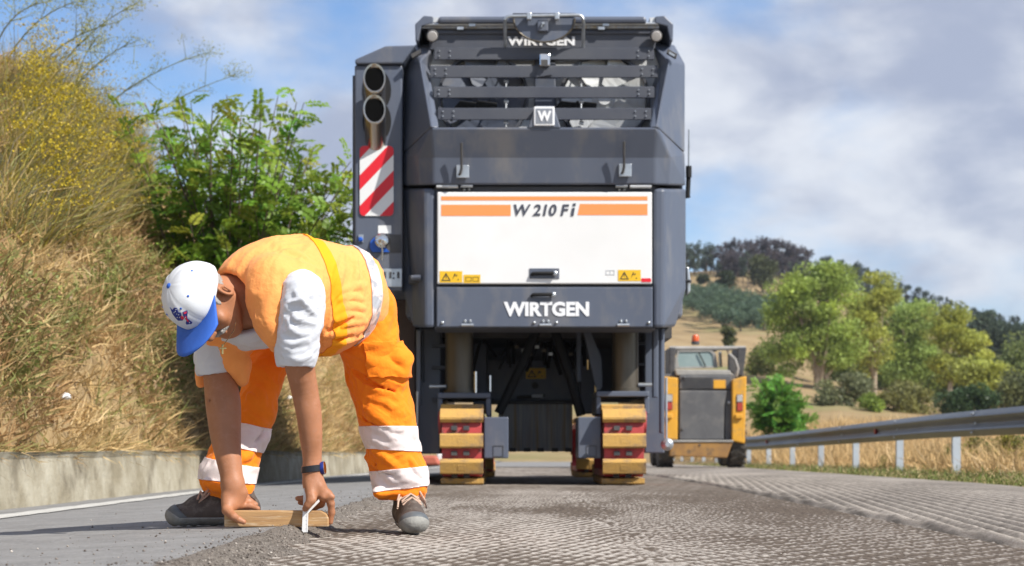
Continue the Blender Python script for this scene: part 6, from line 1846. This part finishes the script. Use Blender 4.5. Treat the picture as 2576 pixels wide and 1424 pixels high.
# shoes
def shoe(pos, fwd, name, label):
    """pos: ground point under the heel; fwd: direction of the toe"""
    f = np.array([fwd[0], fwd[1], 0.0]); f /= np.linalg.norm(f); s = np.array([f[1], -f[0], 0.0]); u = np.array([0, 0, 1.0])
    def S(a, b_, c): return np.array(pos) + f * a + s * b_ + u * c
    lo = np.minimum(S(-0.08, -0.1, -0.01), S(0.33, 0.1, 0.2)) - 0.06; hi = np.maximum(S(-0.08, -0.1, 0), S(0.33, 0.1, 0.2)) + 0.06
    def last(q):
        w = Sdf(lo, hi, 0.0028)
        w.cone(S(-0.015, 0, 0.055), S(0.09, 0, 0.052), 0.038 + q, 0.040 + q, 0.02); w.cone(S(0.09, 0, 0.046), S(0.196, 0.004, 0.036), 0.044 + q, 0.045 + q, 0.02, flat=(u, 0.80))
        w.cone(S(-0.005, 0, 0.07), S(0.012, 0, 0.118), 0.036 + q, 0.041 + q, 0.02); w.cone(S(0.045, 0, 0.112), S(0.15, 0, 0.066), 0.030 + q, 0.032 + q, 0.02)
        return w
    w = last(0.0); w.cut(-u, -(pos[2] + 0.015))
    v, fc = w.mesh(2); root = obj(name, v, fc, 'shoe_upper', man, smooth=True); root['label'] = label
    w = last(0.0045); w.cut(u, pos[2] + 0.030); w.cut(-u, -(pos[2] + 0.001))
    so = w
    for k in range(10):
        a = -0.045 + 0.031 * k; so.cone(S(a, -0.09, -0.002), S(a, 0.09, -0.002), 0.0075, 0.0075, 0.002, 's')
    v, fc = so.mesh(1); obj('sole', v, fc, 'shoe_sole', root, smooth=True)
    w = last(0.0028); n_ = f - 0.95 * u; w.cut(-n_, -(n_ @ S(0.190, 0, 0.045))); w.cut(-u, -(pos[2] + 0.012))
    v, fc = w.mesh(1); obj('toe_cap', v, fc, 'shoe_slate', root, smooth=True)
    w = last(0.0050); n_ = f - 1.5 * u; w.cut(-n_, -(n_ @ S(0.222, 0, 0.045))); w.cut(-u, -(pos[2] + 0.006))
    v, fc = w.mesh(1); obj('toe_bumper', v, fc, 'shoe_sole', root, smooth=True)
    for k in range(4):
        a = 0.060 + 0.022 * k; h = 0.140 - 0.0110 * k
        for sg in (-1, 1):
            b = MB(); b.tube([S(a, -0.030 * sg, h - 0.013), S(a + 0.009, 0, h + 0.004), S(a + 0.018, 0.030 * sg, h - 0.020)], 0.0036, 6); b.build('lace', 'lace', root, smooth=True)
    for sg in (-1, 1):
        b = MB(); b.tube([S(0.07, 0.006 * sg, 0.142), S(0.090, 0.028 * sg, 0.138), S(0.125, 0.044 * sg, 0.100), S(0.140, 0.046 * sg, 0.078), S(0.115, 0.040 * sg, 0.098), S(0.075, 0.010 * sg, 0.139)], 0.0034, 6); b.build('lace_bow', 'lace', root, smooth=True)
    return root
M('shoe_slate', (0.075, 0.085, 0.095), (0.12, 0.13, 0.135), 20, rough=0.5)
hx, hd = P(612, 0, 5.47)[0], 5.47
sL = shoe((hx, hd + 0.01, float(asp_z(np.array([hx - 0.1]), np.array([hd]))[0]) - 0.001), (-0.985, -0.16), 'shoe', 'shoe on the smooth asphalt, toe pointing left')
hx2 = P(1018, 0, 5.60)[0]
sR = shoe((hx2, 5.615, 0.0005), (0.22, -0.97), 'shoe', 'shoe on the milled strip, toe towards the viewer')

# cap: six-panel dome, visor, button, eyelets, emblem
nT, nP = 72, 22
cv_ = []
for i in range(nP + 1):
    ph = math.pi / 2 * i / nP * 1.0
    for j in range(nT):
        th = 2 * math.pi * j / nT
        r_ = math.sin(ph) ** 0.80; hgt = max(math.cos(ph), 0) ** 0.95
        seam = math.cos(6 * th); g = 1 - 0.016 * max(0, seam) ** 16 * min(1, ph * 1.6) + 0.008 * (1 - abs(seam)) * min(1, ph)
        g += 0.016 * math.sin(3 * th + 1.0 + 4 * ph) * math.sin(ph * 2) * (0.6 + 0.4 * math.sin(5 * th)) + 0.006 * math.sin(11 * th + 2 * math.sin(3 * ph)) * math.sin(ph * 2) ** 2
        l_ = 0.0895 * r_ * math.cos(th) * g; f__ = (0.1085 if math.sin(th) > 0 else 0.103) * r_ * math.sin(th) * g - 0.006
        u_ = 0.026 + 0.014 * math.sin(th) * r_ + 0.108 * hgt * g
        if ph > 1.2: pass
        cv_.append(H(l_, f__, u_))
cf_ = [(i * nT + j, i * nT + (j + 1) % nT, (i + 1) * nT + (j + 1) % nT, (i + 1) * nT + j) for i in range(nP) for j in range(nT)]
base_n = len(cv_); inner = []
for j in range(nT):
    p_ = np.array(cv_[nP * nT + j]); c_ = H(0, -0.004, 0.03); inner.append(p_ + (c_ - p_) * 0.06)
cv_ += inner
cf_ += [(nP * nT + j, nP * nT + (j + 1) % nT, base_n + (j + 1) % nT, base_n + j) for j in range(nT)]
cap = obj('cap', cv_, np.array(cf_), 'cap_cloth', man, smooth=True)
def dome(th, ph):
    r_ = math.sin(ph) ** 0.80; hgt = math.cos(ph) ** 0.95
    return H(0.0895 * r_ * math.cos(th), (0.1085 if math.sin(th) > 0 else 0.103) * r_ * math.sin(th) - 0.006, 0.026 + 0.014 * math.sin(th) * r_ + 0.108 * hgt)
top = []; n_ = 26; m_ = 8
for i in range(m_ + 1):
    t = i / m_
    for j in range(n_ + 1):
        a = math.pi * (0.5 + 0.84 * (j / n_ - 0.5)); 
        l0, f0 = 0.090 * math.cos(a), 0.1085 * math.sin(a) - 0.007
        l1, f1 = 0.098 * math.cos(a), 0.082 + 0.108 * math.sin(a)
        ll, ff = l0 + (l1 - l0) * t, f0 + (f1 - f0) * t
        uu = 0.039 * 1.0 + 0.001 + 0.018 * t * math.sin(a) - 0.018 * (ll / 0.09) ** 2 * (0.4 + t * 0.6) + 0.004
        top.append((ll, ff, uu))
vz = [H(*q) for q in top] + [H(q[0], q[1], q[2] - 0.004) for q in top]
nn_ = n_ + 1; off = len(top)
vf = [(i * nn_ + j, i * nn_ + j + 1, (i + 1) * nn_ + j + 1, (i + 1) * nn_ + j) for i in range(m_) for j in range(n_)]
vf = vf + [tuple(q + off for q in f[::-1]) for f in vf]
rim = [m_ * nn_ + j for j in range(nn_)]
rimall = [i * nn_ for i in range(m_ + 1)] + rim[1:] + [i * nn_ + n_ for i in range(m_ - 1, -1, -1)]
vf += [(rimall[i], rimall[i + 1], rimall[i + 1] + off, rimall[i] + off) for i in range(len(rimall) - 1)]
visor = obj('visor', vz, np.array(vf), 'cap_blue', cap, smooth=True)
b = MB(); b.lathe(H(0, -0.006, 0.131), Uh, [(0, 0.0085), (0.004, 0.0085), (0.007, 0.005), (0.008, 0.0005)], 14); b.build('button', 'cap_blue', cap, smooth=True)
cc = H(0, -0.006, 0.05)
for th in (math.radians(30), math.radians(-30), math.radians(62), math.radians(118), math.radians(150)):
    p_ = dome(th, 0.80); n3_ = unit(p_ - cc)
    b = MB(); b.lathe(p_ + n3_ * 0.0005, n3_, [(0, 0.0034), (0.0014, 0.0032), (0.0018, 0.0015)], 10); b.build('eyelet', 'cap_blue', cap)
# emblem on the front panels: cloth patches following the dome
from mathutils.bvhtree import BVHTree
bv = BVHTree.FromPolygons([tuple(map(float, q)) for q in cv_], [tuple(map(int, f)) for f in cf_])
def on_cap(x, y, off):
    d = (PV(x, y, 5.0) - Vector((0, 0, CAMH))).normalized()
    loc, nor, i, dist = bv.ray_cast(Vector((0, 0, CAMH)), d)
    if loc is None: return None
    if nor.dot(d) > 0: nor = -nor
    return np.array(loc + nor * off)
def patch(poly, off, name, mat):
    c = (sum(p[0] for p in poly) / len(poly), sum(p[1] for p in poly) / len(poly))
    dense = []
    for i in range(len(poly)):
        p, q = poly[i], poly[(i + 1) % len(poly)]
        for t in (0, .5): dense.append((p[0] + (q[0] - p[0]) * t, p[1] + (q[1] - p[1]) * t))
    vs = [on_cap(*p, off) for p in dense]; cen = on_cap(*c, off)
    if any(v is None for v in vs) or cen is None: return
    n = len(vs); back = [on_cap(*p, 0.0002) for p in dense]
    obj(name, vs + [cen] + back, [(i, (i + 1) % n, n) for i in range(n)] + [(i, n + 1 + i, n + 1 + (i + 1) % n, (i + 1) % n) for i in range(n)], mat, cap)
def ec(x, y): return (404.0 + x * 0.170, 655.0 + y * 0.170)
E = lambda l: [ec(*q) for q in l]
patch(E([(140, 690), (175, 740), (200, 700), (245, 705), (262, 770), (300, 770), (318, 850), (330, 885), (262, 888), (225, 850), (180, 790)]), 0.0016, 'emblem_letter', 'emblem_blue')
patch(E([(325, 765), (395, 738), (402, 768), (380, 790), (392, 850), (425, 890), (468, 910), (460, 935), (385, 945), (372, 925), (398, 905), (362, 860), (335, 815)]), 0.0016, 'emblem_letter', 'emblem_blue')
patch(E([(338, 772), (385, 752), (388, 768), (370, 790), (352, 790)]), 0.0024, 'emblem_stripe', 'emblem_red')
patch(E([(358, 825), (380, 820), (392, 862), (418, 895), (400, 905), (370, 868)]), 0.0024, 'emblem_stripe', 'emblem_red')
patch(E([(300, 820), (335, 830), (348, 850), (338, 872), (305, 860)]), 0.0024, 'emblem_stripe', 'emblem_red')
for (x, y) in ((232, 725), (222, 752), (245, 790), (270, 800), (250, 840), (285, 838), (205, 770), (365, 843), (428, 915)):
    patch(E([(x - 6, y), (x, y - 8), (x + 6, y), (x, y + 8)]), 0.0026, 'emblem_star', 'cap_cloth')

# watch
wc = P(786, 1180, 5.20); rw = W(25.5, 5.2)
ring = []
for (rr_, dz) in ((rw, 0.010), (rw + 0.0035, 0.009), (rw + 0.0035, -0.009), (rw, -0.010)):
    ring.append([(wc[0] + rr_ * math.cos(2 * math.pi * k / 36), wc[1] + rr_ * 0.97 * math.sin(2 * math.pi * k / 36), wc[2] + dz + 0.004 * math.cos(2 * math.pi * k / 36 + 0.3)) for k in range(36)])
b = MB(); b.add([q for r_ in ring for q in r_], [(j * 36 + k, j * 36 + (k + 1) % 36, ((j + 1) % 4) * 36 + (k + 1) % 36, ((j + 1) % 4) * 36 + k) for j in range(4) for k in range(36)])
wt = b.build('wristwatch', 'watch_rubber', man, smooth=True)
b = MB(); b.lathe(wc + np.array([rw * 0.98, -0.004, 0.003]), (1, -0.1, 0.1), [(-0.004, 0.019), (0.004, 0.020), (0.007, 0.019), (0.008, 0.015)], 22); b.build('watch_case', 'watch_blue', wt, smooth=True)
b = MB(); b.lathe(wc + np.array([rw * 0.98, -0.004, 0.003]), (1, -0.1, 0.1), [(0.0075, 0.0195), (0.0085, 0.0195), (0.0088, 0.0165)], 22); b.build('watch_bezel', 'chrome', wt)
b = MB(); b.lathe(wc - np.array([rw * 0.99, 0, 0]), (-1, 0, 0), [(-0.002, 0.009), (0.003, 0.009)], 4); b.build('watch_buckle', 'chrome', wt)
# necklace with a cross
b = MB(); b.tube([P(604, 742, 5.14), P(600, 790, 5.11), P(588, 832, 5.10), P(574, 852, 5.11), P(562, 868, 5.12)], 0.0012, 6); nk = b.build('necklace', 'gold', man, smooth=True)
cx0 = P(560, 866, 5.12)
b = MB(); b.box(cx0[0] - 0.0028, cx0[0] + 0.0028, 5.118, 5.121, cx0[2] - 0.030, cx0[2]); b.box(cx0[0] - 0.011, cx0[0] + 0.011, 5.1175, 5.1215, cx0[2] - 0.0145, cx0[2] - 0.0095)
b.build('cross_pendant', 'gold', nk, bevel=0.001)

# the wooden board and the folding rule he holds
M('wood', (0.50, 0.30, 0.13), (0.36, 0.20, 0.085), 6, rough=0.75, stretch=(1.2, 6, 14), bump=0.3, bscale=20, c3=(0.60, 0.46, 0.30), scale3=9, bdist=0.003)
M('rule_white', (0.80, 0.80, 0.79), rough=0.4)
M('print_grey', (0.18, 0.18, 0.2), rough=0.6)
b = MB(); b.prism([(564, 1284.5), (806, 1285), (820, 1292), (826, 1304), (826, 1325), (564, 1325.5)], 5.19, 0.045)
brd = b.build('wooden_board', 'wood', None, bevel=0.003)
tag(brd, 'short worn wooden board held across the cut edge', 'board')
rl = thing('folding_rule', tuple(P(766, 1339, 5.178)), 'white folding rule held upright against the wooden board', 'ruler')
b = MB(); b.prism([(764, 1228), (777, 1228), (774, 1339), (759.5, 1339)], 5.174, 0.003); r1 = b.build('rule_leaf', 'rule_white', rl)
b = MB(); b.prism([(769, 1290), (779, 1276), (802, 1256), (804, 1262), (782, 1284), (772, 1296)], 5.1785, 0.003); b.build('rule_leaf', 'rule_white', rl)
b = MB()
for k in range(24):
    y = 1288 + k * 2.1; x0 = 773.5 - (y - 1228) * 0.027 + 2.2; ln = 4.5 if k % 5 == 0 else 2.6
    b.prism([(x0 - ln, y), (x0 - 1.2, y), (x0 - 1.2, y + 0.5), (x0 - ln, y + 0.5)], 5.1735, 0.0004)
b.build('rule_marks', 'print_grey', r1)

# ------------------------------------------------------------------ the air: thin haze over the whole place
hm = bpy.data.materials.new('haze_air'); hm.use_nodes = True
hn = hm.node_tree.nodes; hn.clear()
ho = hn.new('ShaderNodeOutputMaterial'); hv = hn.new('ShaderNodeVolumePrincipled')
hv.inputs['Color'].default_value = (0.80, 0.86, 0.96, 1); hv.inputs['Density'].default_value = 0.0003; hv.inputs['Anisotropy'].default_value = 0.3
hm.node_tree.links.new(hv.outputs['Volume'], ho.inputs['Volume'])
b = MB(); b.box(-2600, 2600, -60, 2700, -3, 75)
tag(b.build('haze', hm), 'thin pale summer haze over the valley', 'haze', kind='stuff')
